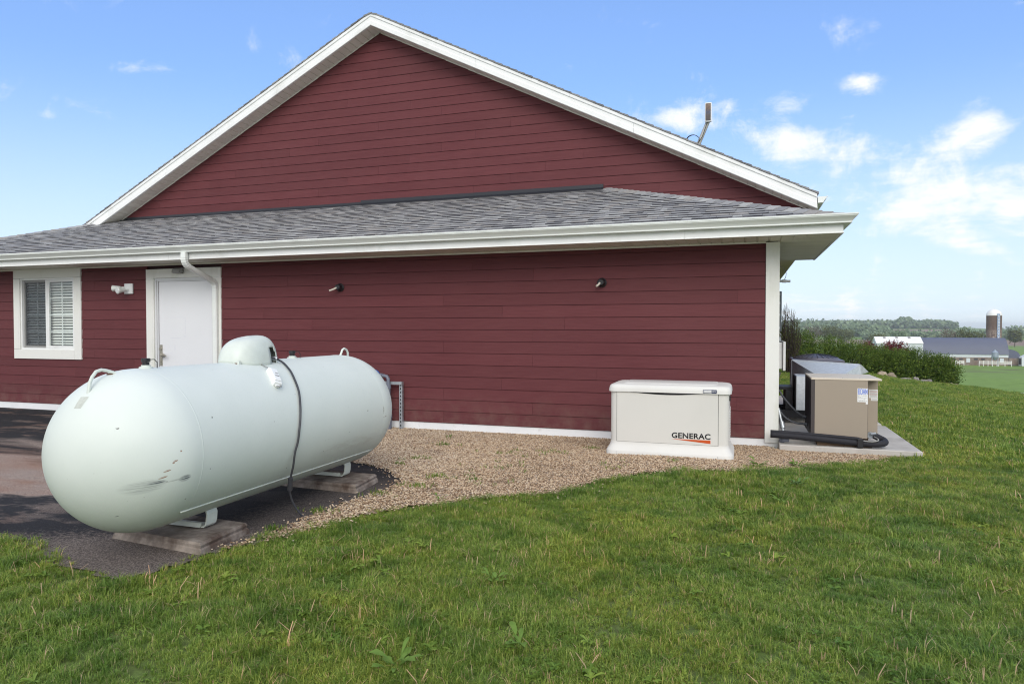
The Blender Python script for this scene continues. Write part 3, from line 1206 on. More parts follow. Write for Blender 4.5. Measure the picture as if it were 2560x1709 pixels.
for r_ in range(-5, 19):
    z0 = 2.334 + 0.1565 * (r_ - 0.5) + 0.0035
    z1 = z0 + 0.1565 - 0.0035
    l0, r0 = gable_lim(z0)
    if z1 > 5.225:
        z1 = 5.225
    l1, r1 = gable_lim(z1)
    if r1 - l1 < 0.02 or z1 <= z0 + 0.01:
        continue
    l0, l1, r0, r1 = max(l0, -13.15), max(l1, -13.15), min(r0, 0.93), min(r1, 0.93)
    if z1 < 2.2:
        l0, l1 = max(l0, -2.6), max(l1, -2.6)       # the part under the lean-to roof stays bare sheathing
    j = GJ.get(r_, -0.6)
    cuts = [c for c in sorted(j - PER * i for i in range(-2, 4)) if max(l0, l1) + 0.1 < c < min(r0, r1) - 0.1]
    eb = [l0] + cuts + [r0]
    et = [l1] + cuts + [r1]
    for i in range(len(eb) - 1):
        board(wall_gable, eb[i] + 0.001, eb[i + 1] - 0.001, et[i] + 0.001, et[i + 1] - 0.001, z0, z1, YG)

# foundation skirt and corner post ---------------------------------------
b = MB(); b.box(XC, XR - 0.002, YW - 0.004, YW + 0.3, -1.75, -1.286)
b.box(XR - 0.30, XR - 0.002, YW + 0.3, 30, -1.75, -1.286)
b.build('foundation_band', M_base, bld)
b = MB(); b.bbox(0.243, XR, YW - 0.03, YW + 0.11, -1.325, 0.978, 0.003)
b.build('corner_board', M_trimwood, bld)

# soffit of the lean-to ---------------------------------------------------
sof = MB(); sof.box(XC - 0.6, 0.965, 7.815, YW + 0.3, 0.998, 1.02)
sof.box(XR - 0.3, 0.965, YW + 0.3, 10.86, 0.998, 1.02)
soffit = sof.build('eave_soffit', M_soffit, bld)
sw = 0.127
st_ = MB()
st_.prism([(-sw / 2 + 0.001, 0), (-sw / 2 + 0.014, 0.008), (-sw / 2 + 0.017, 0.0), (sw / 2 - 0.005, 0.0), (sw / 2 - 0.001, 0.009), (sw / 2 - 0.001, 0.010), (-sw / 2 + 0.001, 0.010)], -0.29, 0.29, 'Y')
st0 = st_.build('soffit_strip', M_soffit, soffit, origin=(0, 0, 0))
x = XR - sw / 2
first = True
while x > XC - 0.5:
    if first:
        pl = WORLD_LOC[soffit.name]
        st0.location = (x - pl[0], 8.107 - pl[1], 0.987 - pl[2])
        WORLD_LOC[st0.name] = (x, 8.107, 0.987)
        first = False
    else:
        inst('soffit_strip', st0, (x, 8.107, 0.987), soffit)
    x -= sw
# mitred strips at the corner: front run then side run
x = XR + sw / 2
while x < 0.955:
    yb = 8.40 - (x - XR) * 0.99
    b = MB(); b.hexa([(x - sw / 2 + .002, 7.817, .987), (x + sw / 2 - .003, 7.817, .987), (x + sw / 2 - .003, max(7.82, yb - sw / 2 * .99), .987), (x - sw / 2 + .002, max(7.82, yb + sw / 2 * .99), .987),
                      (x - sw / 2 + .002, 7.817, .997), (x + sw / 2 - .003, 7.817, .997), (x + sw / 2 - .003, max(7.82, yb - sw / 2 * .99), .997), (x - sw / 2 + .002, max(7.82, yb + sw / 2 * .99), .997)])
    b.build('soffit_strip', M_soffit, soffit)
    x += sw
y = 7.88
while y < 10.85:
    xa = max(XR + 0.004, XR + (8.40 - y) / 0.99)
    ya = min(y + sw, 10.86)
    xa2 = max(XR + 0.004, XR + (8.40 - ya) / 0.99)
    b = MB(); b.hexa([(xa, y + .002, .9865), (.963, y + .002, .9865), (.963, ya - .003, .9865), (xa2, ya - .003, .9865),
                      (xa, y + .002, .9968), (.963, y + .002, .9968), (.963, ya - .003, .9968), (xa2, ya - .003, .9968)])
    b.build('soffit_strip', M_soffit, soffit)
    y += sw
b = MB(); b.box(XC - .6, 0.24, YW - 0.03, YW - 0.018, 0.966, 0.9855)
b.build('soffit_channel', M_soffit, bld)


def sweep_plan(mb, prof, path, closed_prof=True):
    """prof: (outward offset, z); path: plan points, outward normal is to the right of travel"""
    n = len(path)
    rings = []
    for i, p in enumerate(path):
        p = Vector(p)
        def nrm(a, b_):
            d = (Vector(b_) - Vector(a)).normalized()
            return Vector((d.y, -d.x))
        if i == 0:
            m_ = nrm(path[0], path[1])
        elif i == n - 1:
            m_ = nrm(path[-2], path[-1])
        else:
            n0, n1 = nrm(path[i - 1], path[i]), nrm(path[i], path[i + 1])
            m_ = (n0 + n1) / (1 + n0.dot(n1))
        rings.append([(p.x + m_.x * o_, p.y + m_.y * o_, z) for (o_, z) in prof])
    k = len(prof)
    vs = [q for r in rings for q in r]
    fs = []
    for i in range(n - 1):
        for j in range(k):
            j2 = (j + 1) % k
            fs.append((i * k + j, i * k + j2, (i + 1) * k + j2, (i + 1) * k + j))
    fs.append(tuple(range(k))[::-1])
    fs.append(tuple(range((n - 1) * k, n * k)))
    mb.add(vs, fs)


EP = [(XC - 0.6, 7.8), (0.975, 7.8), (0.975, 10.82)]
# fascia: front in three lengths, then the return along the side
fprof = [(-0.018, 0.978), (0.006, 0.978), (0.006, 0.985), (0.0, 0.992), (0.0, 1.085), (-0.018, 1.085)]
for (a, c_) in ((XC - 0.6, -7.9), (-7.897, -4.45), (-4.447, -0.62)):
    b = MB(); sweep_plan(b, fprof, [(a, 7.8), (c_, 7.8)]); b.build('fascia_board', M_white, bld)
b = MB(); sweep_plan(b, fprof, [(-0.617, 7.8), (0.975, 7.8), (0.975, 10.82)]); b.build('fascia_board', M_white, bld)
gprof = [(0.004, 1.160), (0.004, 1.072), (0.066, 1.070), (0.074, 1.075), (0.074, 1.088), (0.080, 1.094), (0.090, 1.112), (0.108, 1.126), (0.120, 1.138), (0.123, 1.150), (0.127, 1.150), (0.127, 1.164),
         (0.113, 1.164), (0.113, 1.158), (0.117, 1.156), (0.115, 1.142), (0.104, 1.131), (0.086, 1.116), (0.075, 1.097), (0.068, 1.080), (0.010, 1.079), (0.010, 1.160)]
b = MB(); sweep_plan(b, gprof, EP); b.build('gutter', M_gutter, bld, smooth=True, angle=25)

# lean-to roof ---------------------------------------------------------------
RY0, RZ0, RS = 7.735, 1.128, 0.345
RY1 = YG - 0.01
RZ1 = RZ0 + RS * (RY1 - RY0)
HX = 1.045
hip_top = (HX - (RY1 - RY0), RY1, RZ1)
hipL = (XC - 0.665, RY0, RZ0)
hipLt = (XC - 0.665 + (RY1 - RY0), RY1, RZ1)
b = MB()
lo = -0.035
b.add([(hipL[0], RY0, RZ0 + lo), (HX, RY0, RZ0 + lo), (hip_top[0], RY1, RZ1 + lo), (hipLt[0], RY1, RZ1 + lo)], [(0, 1, 2, 3)])
b.add([(HX, RY0, RZ0 + lo), (HX, RY1, RZ0 + lo), (hip_top[0], RY1, RZ1 + lo)], [(0, 1, 2)])
b.add([(hipL[0], RY0, RZ0 + lo), (hipLt[0], RY1, RZ1 + lo), (hipL[0], RY1, RZ0 + lo)], [(0, 1, 2)])
b.add([(hipL[0], RY0, RZ0 + lo), (HX, RY0, RZ0 + lo), (HX, RY0, RZ0 - 0.045), (hipL[0], RY0, RZ0 - 0.045)], [(0, 1, 2, 3)])
roof = b.build('lean_to_roof', M_roofs[4], bld)

slope_l = math.hypot(1, RS)
expo = 0.143 / slope_l           # course depth in plan
ny_, nz_ = -RS / slope_l, 1 / slope_l
tabs = []
rr_ = random.Random(5)
k = 0
y = RY0
while y < RY1 - 0.02:
    y1 = min(y + expo, RY1)
    xl = hipL[0] + (y - RY0) + 0.02
    xr = HX - (y - RY0) - 0.02
    xx = xl - rr_.uniform(0, 0.2)
    ci = rr_.randrange(5)
    while xx < xr:
        w = rr_.choice([0.08, 0.11, 0.14, 0.17, 0.21])
        a, c_ = max(xx, xl), min(xx + w, xr)
        if c_ - a > 0.02:
            raised = rr_.random() < 0.55
            ci = rr_.choices([0, 1, 2, 3, 4], [5, 5, 3, 3, 0.5])[0] if raised else rr_.choices([0, 1, 2, 3, 4], [2, 4, 4, 3, 0.8])[0]
            tabs.append((a, c_, y - (0.008 if raised else 0), y1, 0.013 if raised else 0.007, ci))
        xx += w
    y = y1
    k += 1


def tab_pts(t):
    a, c_, y0, y1, th, ci = t
    z0 = RZ0 + RS * (y0 - RY0)
    z1 = RZ0 + RS * (y1 + 0.02 - RY0)
    q = []
    for (yy, zz, hh) in ((y0, z0, -0.012), (y1 + 0.02, z1, -0.012), (y0, z0, th), (y1 + 0.02, z1, 0.0005)):
        q.append((yy + ny_ * hh, zz + nz_ * hh))
    return [(a + .0015, q[0][0], q[0][1]), (c_ - .0015, q[0][0], q[0][1]), (c_ - .0015, q[1][0], q[1][1]), (a + .0015, q[1][0], q[1][1]),
            (a + .0015, q[2][0], q[2][1]), (c_ - .0015, q[2][0], q[2][1]), (c_ - .0015, q[3][0], q[3][1]), (a + .0015, q[3][0], q[3][1])]


tabs.sort(key=lambda t: math.hypot((t[0] + t[1]) / 2, t[2]) - 2.5 * (t[1] - t[0]))
for t in tabs[:300]:
    b = MB(); b.hexa(tab_pts(t)); b.mi = [0, 0, 1, 0, 0, 0]; b.build('shingle', [M_roofs[t[5]], M_butt], roof, fix=False)
b = MB()
for t in tabs[300:]:
    b.cur = t[5]
    b.hexa(tab_pts(t))
    b.mi[-4] = 5
sh = b.build('shingles', M_roofs + [M_butt], roof, fix=False)
sh['kind'] = 'stuff'
# side slope, seen only from the far side: long courses
b = MB()
for side, hx_ in ((1, HX), (-1, hipL[0])):
    n_ = 22
    for i in range(n_):
        f0, f1 = i / n_, (i + 1) / n_
        w_ = (RY1 - RY0)
        x0, x1 = hx_ - side * w_ * f0, hx_ - side * (w_ * f1 + 0.02)
        z0, z1 = RZ0 + (RZ1 - RZ0) * f0, RZ0 + (RZ1 - RZ0) * f1
        yy0 = RY0 + w_ * f0
        b.cur = i % 4
        b.hexa([(x0, yy0, z0 - .012), (x0, RY1, z0 - .012), (x1, RY1, z1 - .012), (x1, yy0 + w_ / n_, z1 - .012),
                (x0, yy0, z0 + .008), (x0, RY1, z0 + .008), (x1, RY1, z1 + .001), (x1, yy0 + w_ / n_, z1 + .001)])
sh = b.build('side_shingles', M_roofs, roof)
sh['kind'] = 'stuff'
# hip caps
for (p0, p1) in ((Vector((HX, RY0, RZ0)), Vector(hip_top)), (Vector(hipL), Vector(hipLt))):
    d = (p1 - p0)
    n_ = int(d.length / 0.145)
    dl = d.normalized()
    hs = Vector((dl.y, -dl.x, 0)).normalized()
    for i in range(n_):
        a = p0 + dl * (0.10 + i * (d.length - 0.10) / n_ - 0.01)
        c_ = p0 + dl * (0.10 + (i + 1) * (d.length - 0.10) / n_ + 0.05)
        b = MB()
        w = 0.125
        dn = 0.052
        def ring(p, h):
            return [p - hs * w + Vector((0, 0, h - dn)), p + Vector((0, 0, h)), p + hs * w + Vector((0, 0, h - dn)),
                    p + hs * w + Vector((0, 0, h - dn - .008)), p + Vector((0, 0, h - .012)), p - hs * w + Vector((0, 0, h - dn - .008))]
        r0, r1 = ring(a, 0.036), ring(c_, 0.020)
        b.add(r0 + r1, [(0, 1, 4, 5), (1, 2, 3, 4), (6, 11, 10, 7), (7, 10, 9, 8), (0, 6, 7, 1), (1, 7, 8, 2), (2, 8, 9, 3), (3, 9, 10, 4), (4, 10, 11, 5), (5, 11, 6, 0)])
        b.build('hip_cap', M_roofs[rr_.choice([0, 1, 1, 2, 3])], roof)
# flashing along the gable wall
b = MB(); b.prism([(RY1 - 0.07, RZ1 - 0.012), (RY1 - 0.07, RZ1 - 0.006), (YG - 0.030, RZ1 + 0.03), (YG - 0.030, RZ1 + 0.085), (YG - 0.003, RZ1 + 0.085), (YG - 0.003, RZ1 - 0.012)], hip_top[0] - 0.05, -6.55, 'X')
b.build('wall_flashing', M_flash, bld)
b = MB(); b.prism([(RY1 - 0.05, RZ1 - 0.014), (RY1 - 0.05, RZ1 - 0.008), (YG - 0.026, RZ1 + 0.015), (YG - 0.026, RZ1 + 0.055), (YG - 0.003, RZ1 + 0.055), (YG - 0.003, RZ1 - 0.014)], -6.553, hipLt[0] + 0.1, 'X')
b.build('wall_flashing', M_flash, bld)

# main roof --------------------------------------------------------------------
def rz(x):
    return PZ - SL * abs(x - PX)


XE = 0.978
XLe = 2 * PX - XE
YB = 30.0
b = MB()
for (xa, xb) in ((PX, XE), (XLe, PX)):
    b.add([(xa, YR + 0.02, rz(xa) - 0.03), (xb, YR + 0.02, rz(xb) - 0.03), (xb, YB, rz(xb) - 0.03), (xa, YB, rz(xa) - 0.03)], [(0, 1, 2, 3)])
    b.add([(xa, YR + 0.02, rz(xa) - 0.10), (xb, YR + 0.02, rz(xb) - 0.10), (xb, YB, rz(xb) - 0.10), (xa, YB, rz(xa) - 0.10)], [(0, 1, 2, 3)])
mroof = b.build('main_roof', M_roofs[4], bld)
nc = 56
for side in (1, -1):
    for i in range(nc):
        f0, f1 = i / nc, (i + 1) / nc
        W_ = XE - PX + 0.02
        xlow = PX + side * W_ * (1 - f0)
        xhi = PX + side * W_ * (1 - f1) - side * 0.03
        zl, zh = rz(xlow), rz(xhi)
        yo = YR - 0.028 - rr_.uniform(0, 0.012)
        b = MB()
        b.hexa([(xlow, yo, zl - .018), (xlow, YB, zl - .018), (xhi, YB, zh - .018), (xhi, yo, zh - .018),
                (xlow, yo, zl + .012), (xlow, YB, zl + .012), (xhi, YB, zh - .004), (xhi, yo, zh - .004)])
        b.build('shingle_course', M_roofs[rr_.choice([1, 2, 2, 4])], mroof)

# rake boards: two stepped metal profiles following the slope, in lengths
def rake(parent, xs, prof, name, material):
    for side in (1, -1):
        for a, c_ in zip(xs[:-1], xs[1:]):
            x0, x1 = PX + side * (a + (0.0015 if a else 0)), PX + side * (c_ - 0.0015)
            vs = [(x0, yy, rz(x0) + zz) for (yy, zz) in prof] + [(x1, yy, rz(x1) + zz) for (yy, zz) in prof]
            n_ = len(prof)
            fs = [tuple(range(n_)), tuple(range(n_, 2 * n_))[::-1]] + [(i, i + n_, (i + 1) % n_ + n_, (i + 1) % n_) for i in range(n_)]
            b = MB(); b.add(vs, fs); b.build(name, material, parent)


L_ = XE - PX
upper_prof = [(YR - 0.020, -0.020), (YR - 0.023, -0.026), (YR - 0.023, -0.070), (YR - 0.016, -0.076), (YR + 0.02, -0.076), (YR + 0.02, -0.020)]
lower_prof = [(YR - 0.008, -0.0765), (YR - 0.008, -0.138), (YR - 0.014, -0.150), (YR - 0.022, -0.158), (YR - 0.022, -0.225), (YR - 0.016, -0.232), (YR + 0.02, -0.232), (YR + 0.02, -0.0765)]
rake(bld, [0, 0.66, 3.55, L_], upper_prof, 'rake_trim', M_white)
rake(bld, [0, 1.95, 4.55, L_], lower_prof, 'rake_board', M_white)

# sloping soffit under the rake in narrow strips
ang = math.atan(SL)
stw = 0.131
b = MB()
for side in (1, -1):
    x1 = PX + side * (L_ - 0.01)
    vs = []
    for (x_, z_) in ((PX, rz(PX) - 0.212), (x1, rz(x1) - 0.212), (x1, rz(x1) - 0.198), (PX, rz(PX) - 0.198)):
        vs.append((x_, YR + 0.0205, z_)); vs.append((x_, YG - 0.0, z_))
    b.add(vs, [(0, 2, 3, 1), (4, 6, 7, 5), (0, 1, 7, 6), (2, 4, 5, 3)])
rsof = b.build('rake_soffit', M_soffit, bld)
b = MB()
hw = stw / 2
b.prism([(-hw + .001, 0.001), (-hw + .010, 0.009), (-hw + .014, 0), (hw - .004, 0), (hw - .001, 0.010), (hw - .001, .011), (-hw + .001, .011)], -0.148, 0.148, 'Y')
rs0 = b.build('soffit_strip', M_soffit, rsof, origin=(0, 0, 0))
first = True
for side in (1, -1):
    s_ = 0.05
    while s_ * math.cos(ang) < L_ - 0.06:
        x_ = PX + side * s_ * math.cos(ang)
        loc = (x_, (YR + YG) / 2 + 0.008, rz(x_) - 0.2265)
        if first:
            pl = WORLD_LOC[rsof.name]
            rs0.location = [loc[i] - pl[i] for i in range(3)]
            WORLD_LOC[rs0.name] = loc
            rs0.rotation_euler = (0, side * ang, 0)
            first = False
        else:
            inst('soffit_strip', rs0, loc, rsof, (0, side * ang, 0))
        s_ += stw
# white channel between soffit and wall, in short overlapping lengths
for side in (1, -1):
    a = 0.02
    while a < L_ - 0.15:
        c_ = min(a + 0.42, L_ - 0.05)
        x0, x1 = PX + side * a, PX + side * c_
        b = MB()
        vs = [(x0, YG - .028, rz(x0) - .245), (x0, YG - .0185, rz(x0) - .245), (x0, YG - .0185, rz(x0) - .228), (x0, YG - .028, rz(x0) - .228),
              (x1, YG - .028, rz(x1) - .240), (x1, YG - .0185, rz(x1) - .240), (x1, YG - .0185, rz(x1) - .228), (x1, YG - .028, rz(x1) - .228)]
        b.hexa(vs)
        b.build('soffit_channel', M_soffit, bld)
        a += 0.42
# boxed eave and gutter of the main roof on the right
ZE = rz(XE)
b = MB(); b.box(XR - 0.02, XE - 0.01, YG - 0.02 + 0.05, YB, 1.675, 1.69); b.build('main_eave_soffit', M_soffit, bld)
b = MB(); b.box(XE - 0.012, XE + 0.006, YR + 0.022, YB, ZE - 0.225, ZE - 0.035); b.build('main_fascia', M_white, bld)
g2 = [(o_, z - 1.160 + ZE - 0.06) for (o_, z) in gprof]
b = MB(); sweep_plan(b, g2, [(XE + 0.008, YR - 0.01), (XE + 0.008, YB)]); 
b.build('main_gutter', M_gutter, bld)
b = MB(); b.prism([(XE + 0.009, ZE - 0.15), (XE + 0.075, ZE - 0.149), (XE + 0.125, ZE - 0.065), (XE + 0.009, ZE - 0.065)], YR - 0.016, YR - 0.0105, 'Y')
b.build('gutter_end_cap', M_gutter, bld)

# deeper boxed eave of the rear part, seen past the corner
b = MB(); b.box(XR, XE - 0.014, 11.2, 26, 1.345, 1.36)
b.build('rear_eave_soffit', M_soffit, bld)
b = MB(); b.box(XE - 0.013, XE + 0.003, 11.2, 26, 1.345, 1.60)
b.build('rear_fascia', M_white, bld)

# window -------------------------------------------------------------------------
M_glass = mat('window_glass', (0.02, 0.03, 0.035), 0.03, spec=0.9, coat=1.0)
M_blind = mat('blind_slats', (0.84, 0.85, 0.82), 0.6)
M_screen = mat('insect_screen', (0.055, 0.065, 0.085), 0.5, spec=0.4, coat=0.25)
win = MB(); win.box(-11.72, -10.45, YW + 0.03, YW + 0.16, -0.42, 0.90)
window = win.build('window', M_dark, bld)
for (x0, x1, z0, z1) in ((-11.868, -10.318, 0.832, 0.984), (-11.868, -11.722, -0.370, 0.829), (-10.470, -10.318, -0.529, 0.829), (-11.868, -10.473, -0.529, -0.373)):
    b = MB(); b.bbox(x0, x1, YW - 0.034, YW + 0.03, z0, z1, 0.003); b.build('window_trim', M_trimwood, window)


def frame_rect(x0, x1, z0, z1, w, y0, y1, name, material, parent, bot=None):
    bw = bot or w
    b = MB()
    b.box(x0, x0 + w, y0, y1, z0, z1)
    b.box(x1 - w, x1, y0, y1, z0, z1)
    b.box(x0 + w, x1 - w, y0, y1, z1 - w, z1)
    b.box(x0 + w, x1 - w, y0, y1, z0, z0 + bw)
    return b.build(name, material, parent)


frame_rect(-11.721, -10.471, -0.372, 0.831, 0.028, YW - 0.012, YW + 0.05, 'window_frame', M_white, window)
frame_rect(-11.690, -11.115, -0.342, 0.801, 0.045, YW + 0.022, YW + 0.045, 'sash', M_grey, window)
frame_rect(-11.112, -10.502, -0.342, 0.801, 0.036, YW + 0.000, YW + 0.028, 'sash', M_white, window)
b = MB(); b.box(-11.15, -11.105, YW - 0.004, YW + 0.02, -0.343, 0.802); b.build('sash_rail', M_white, window)
# panes: the right one clear and reflecting, the left one behind an insect screen
m = bpy.data.materials.new('clear_glass'); m.use_nodes = True
T = NT(m.node_tree)
o_ = T.n('ShaderNodeOutputMaterial'); gl = T.n('ShaderNodeBsdfGlossy'); tr = T.n('ShaderNodeBsdfTransparent'); mx = T.n('ShaderNodeMixShader')
gl.inputs['Roughness'].default_value = 0.02
tr.inputs[0].default_value = (0.97, 0.99, 0.98, 1)
fr = T.n('ShaderNodeLayerWeight'); fr.inputs[0].default_value = 0.5
T.L.new(T.math('ADD', T.math('MULTIPLY', T.math('POWER', fr.outputs['Facing'], 4.0), 0.8), 0.05), mx.inputs[0]); T.L.new(tr.outputs[0], mx.inputs[1]); T.L.new(gl.outputs[0], mx.inputs[2]); T.L.new(mx.outputs[0], o_.inputs[0])
M_clear = m
m = bpy.data.materials.new('screen_mesh'); m.use_nodes = True
T = NT(m.node_tree)
o_ = T.n('ShaderNodeOutputMaterial'); df = T.n('ShaderNodeBsdfPrincipled'); tr = T.n('ShaderNodeBsdfTransparent'); mx = T.n('ShaderNodeMixShader')
df.inputs['Base Color'].default_value = (0.035, 0.04, 0.05, 1); df.inputs['Roughness'].default_value = 0.5
mx.inputs[0].default_value = 0.24
T.L.new(tr.outputs[0], mx.inputs[1]); T.L.new(df.outputs[0], mx.inputs[2]); T.L.new(mx.outputs[0], o_.inputs[0])
M_mesh = m
b = MB(); b.box(-11.646, -11.150, YW + 0.030, YW + 0.034, -0.298, 0.757); b.build('window_pane', M_clear, window)
b = MB(); b.box(-11.077, -10.537, YW + 0.010, YW + 0.014, -0.307, 0.766); b.build('window_pane', M_clear, window)
b = MB(); b.box(-11.655, -11.145, YW + 0.012, YW + 0.014, -0.31, 0.77); b.build('insect_screen', M_mesh, window)
for (xa, xb, yy) in ((-11.646, -11.150, YW + 0.042), (-11.077, -10.537, YW + 0.024)):
    xc = (xa + xb) / 2
    b = MB(); b.box(xc - 0.008, xc + 0.008, yy, yy + 0.006, -0.30, 0.76)
    for q in (0.49, 0.21, -0.07):
        b.box(xa, xc - 0.008, yy, yy + 0.006, q - 0.007, q + 0.007); b.box(xc + 0.008, xb, yy, yy + 0.006, q - 0.007, q + 0.007)
    b.build('muntin_grid', M_white, window)
# the window box behind: dark room with blind slats
for k_ in range(25):
    z = 0.78 - k_ * 0.046
    b = MB()
    b.hexa([(-11.68, YW + 0.066, z - 0.010), (-10.49, YW + 0.066, z - 0.010), (-10.49, YW + 0.098, z + 0.016), (-11.68, YW + 0.098, z + 0.016),
            (-11.68, YW + 0.066, z - 0.007), (-10.49, YW + 0.066, z - 0.007), (-10.49, YW + 0.098, z + 0.019), (-11.68, YW + 0.098, z + 0.019)])
    b.build('blind_slat', M_blind, window)
# push the dark backing behind the blinds
for v in window.data.vertices:
    if v.co.y < 0:
        v.co.y += 0.085

# door -----------------------------------------------------------------------------
b = MB(); b.bbox(-8.722, -7.664, YW + 0.018, YW + 0.06, -1.405, 0.720, 0.002)
door = b.build('door', M_door, bld)
frame_rect(-8.778, -7.640, -1.41, 0.770, 0.030, YW - 0.010, YW + 0.05, 'door_frame', M_steel, door)
frame_rect(-8.745, -7.660, -1.41, 0.740, 0.018, YW + 0.004, YW + 0.05, 'door_stop', M_steel, door)
b = MB(); b.box(-8.727, -7.678, YW + 0.03, YW + 0.05, 0.7202, 0.7225); b.build('door_gap', M_dark, door)
for (x0, x1, z0, z1) in ((-8.932, -7.476, 0.772, 0.914), (-8.932, -8.7795, -1.41, 0.770), (-7.6385, -7.476, -1.41, 0.770)):
    b = MB(); b.bbox(x0, x1, YW - 0.034, YW + 0.04, z0, z1, 0.003); b.build('door_trim', M_trimwood, door)
for z in (0.49, -0.42, -1.25):
    b = MB(); b.tube([(-7.668, YW + 0.010, z - 0.055), (-7.668, YW + 0.010, z + 0.055)], 0.008, 8)
    b.box(-7.682, -7.668, YW + 0.014, YW + 0.018, z - 0.05, z + 0.05)
    b.build('hinge', M_dark, door)
b = MB(); b.bbox(-8.705, -8.660, YW + 0.006, YW + 0.018, -0.60, -0.27, 0.003)
b.tube([(-8.683, YW + 0.006, -0.33), (-8.683, YW - 0.012, -0.33)], 0.020, 14)
b.tube([(-8.66, YW + 0.010, -0.43), (-8.62, YW - 0.035, -0.43)], 0.030, 16)
b.tube([(-8.62, YW - 0.030, -0.43), (-8.62, YW - 0.055, -0.435), (-8.52, YW - 0.058, -0.440)], 0.011, 8)
b.tube([(-8.683, YW + 0.004, -0.535), (-8.683, YW - 0.004, -0.535)], 0.010, 10)
b.build('handle', M_brass, door, smooth=True, angle=35)
# faint glue marks where a notice was taken down
M_glue = mat('old_glue', (0.66, 0.67, 0.72), 0.6)
b = MB()
for (x0, x1, z0, z1) in ((-8.50, -8.21, 0.155, 0.16), (-8.21, -8.203, -0.10, 0.16), (-8.50, -8.30, -0.165, -0.158), (-8.42, -8.405, -0.36, -0.27), (-8.57, -8.46, -0.405, -0.40), (-8.24, -8.20, -0.145, -0.13)):
    b.box(x0, x1, YW + 0.0175, YW + 0.0179, z0, z1)
b.build('glue_mark', M_glue, door)

# downspout: square pipe with ribbed elbows ---------------------------------------------
def rect_sweep(mb, pts, w, d, rib=0.0):
    """pts in the plane of constant x: (y, z); w along x, d across"""
    X0 = -7.555
    P = [Vector((0, p[0], p[1])) for p in pts]
    rings = []
    for i, p in enumerate(P):
        t = (P[min(i + 1, len(P) - 1)] - P[max(i - 1, 0)]).normalized()
        nrm_ = Vector((0, -t.z, t.y))
        e_ = 1 + (rib if i % 2 else 0)
        c_ = 0.012
        ring = []
        for (u_, v_) in ((-w + c_, -d), (w - c_, -d), (w, -d + c_), (w, d - c_), (w - c_, d), (-w + c_, d), (-w, d - c_), (-w, -d + c_)):
            q = p + nrm_ * (v_ * e_)
            ring.append((X0 + u_ * e_, q.y, q.z))
        rings.append(ring)
    vs = [q for r in rings for q in r]
    fs = []
    for i in range(len(rings) - 1):
        for j in range(8):
            fs.append((i * 8 + j, i * 8 + (j + 1) % 8, i * 8 + 8 + (j + 1) % 8, i * 8 + 8 + j))
    fs.append(tuple(range(8))[::-1]); fs.append(tuple(range(len(vs) - 8, len(vs))))
    mb.add(vs, fs)


def arc(c, r, a0, a1, n):
    return [(c[0] + r * math.cos(rad(a0 + (a1 - a0) * i / n)), c[1] + r * math.sin(rad(a0 + (a1 - a0) * i / n))) for i in range(n + 1)]


dwn = [(7.742, 1.068), (7.742, 0.99)] + arc((7.86, 0.985), 0.118, 180, 248, 9)
dwn2 = arc((8.225, 0.60), 0.115, 68, 0, 9)
pth = dwn + dwn2 + [(8.340, 0.45), (8.340, -1.28)]
b = MB(); rect_sweep(b, dwn, 0.042, 0.034, 0.06); rect_sweep(b, [dwn[-1], dwn2[0]], 0.040, 0.032)
rect_sweep(b, dwn2, 0.042, 0.034, 0.06); rect_sweep(b, [dwn2[-1], (8.340, 0.45), (8.340, -1.20), (8.30, -1.33), (8.2, -1.36)], 0.040, 0.030)
b.build('downspout', M_gutter, bld)

# ------------------------------------------------------------------ things on the wall
# twin flood light
fl = thing('flood_light', (-9.285, YW, 0.62), 'white twin flood light on the wall between window and door', 'light')
M_lens = mat('lamp_lens', (0.62, 0.64, 0.64), 0.15, spec=0.8)
b = MB(); b.bbox(-9.37, -9.20, YW - 0.045, YW - 0.017, 0.535, 0.70, 0.006); b.build('junction_box', M_white, fl)
for (a, c_) in (((-9.36, YW - 0.05, 0.635), (-9.56, YW - 0.16, 0.615)), ((-9.29, YW - 0.05, 0.60), (-9.31, YW - 0.19, 0.585))):
    a, c_ = Vector(a), Vector(c_)
    d = (c_ - a).normalized()
    b = MB(); b.tube([a, a + d * 0.05], 0.018, 10); b.tube([a + d * 0.05, a + d * 0.08, a + d * 0.15, a + d * 0.17], [0.028, 0.034, 0.050, 0.052], 18)
    h = b.build('lamp_head', M_gutter, fl, smooth=True, angle=40)
    b = MB(); b.tube([a + d * 0.171, a + d * 0.178], [0.048, 0.040], 18); b.build('lens', M_lens, h)

# box light over the door
bl = thing('door_light', (-8.25, YW, 0.82), 'small grey box light above the white door', 'light')
b = MB(); b.bbox(-8.335, -8.165, YW - 0.085, YW - 0.035, 0.835, 0.915, 0.012); b.build('housing', M_grey, bl)
b = MB(); b.prism([(YW - 0.13, 0.842), (YW - 0.086, 0.832), (YW - 0.086, 0.905), (YW - 0.12, 0.895)], -8.32, -8.18, 'X'); b.build('hood', M_grey, bl)

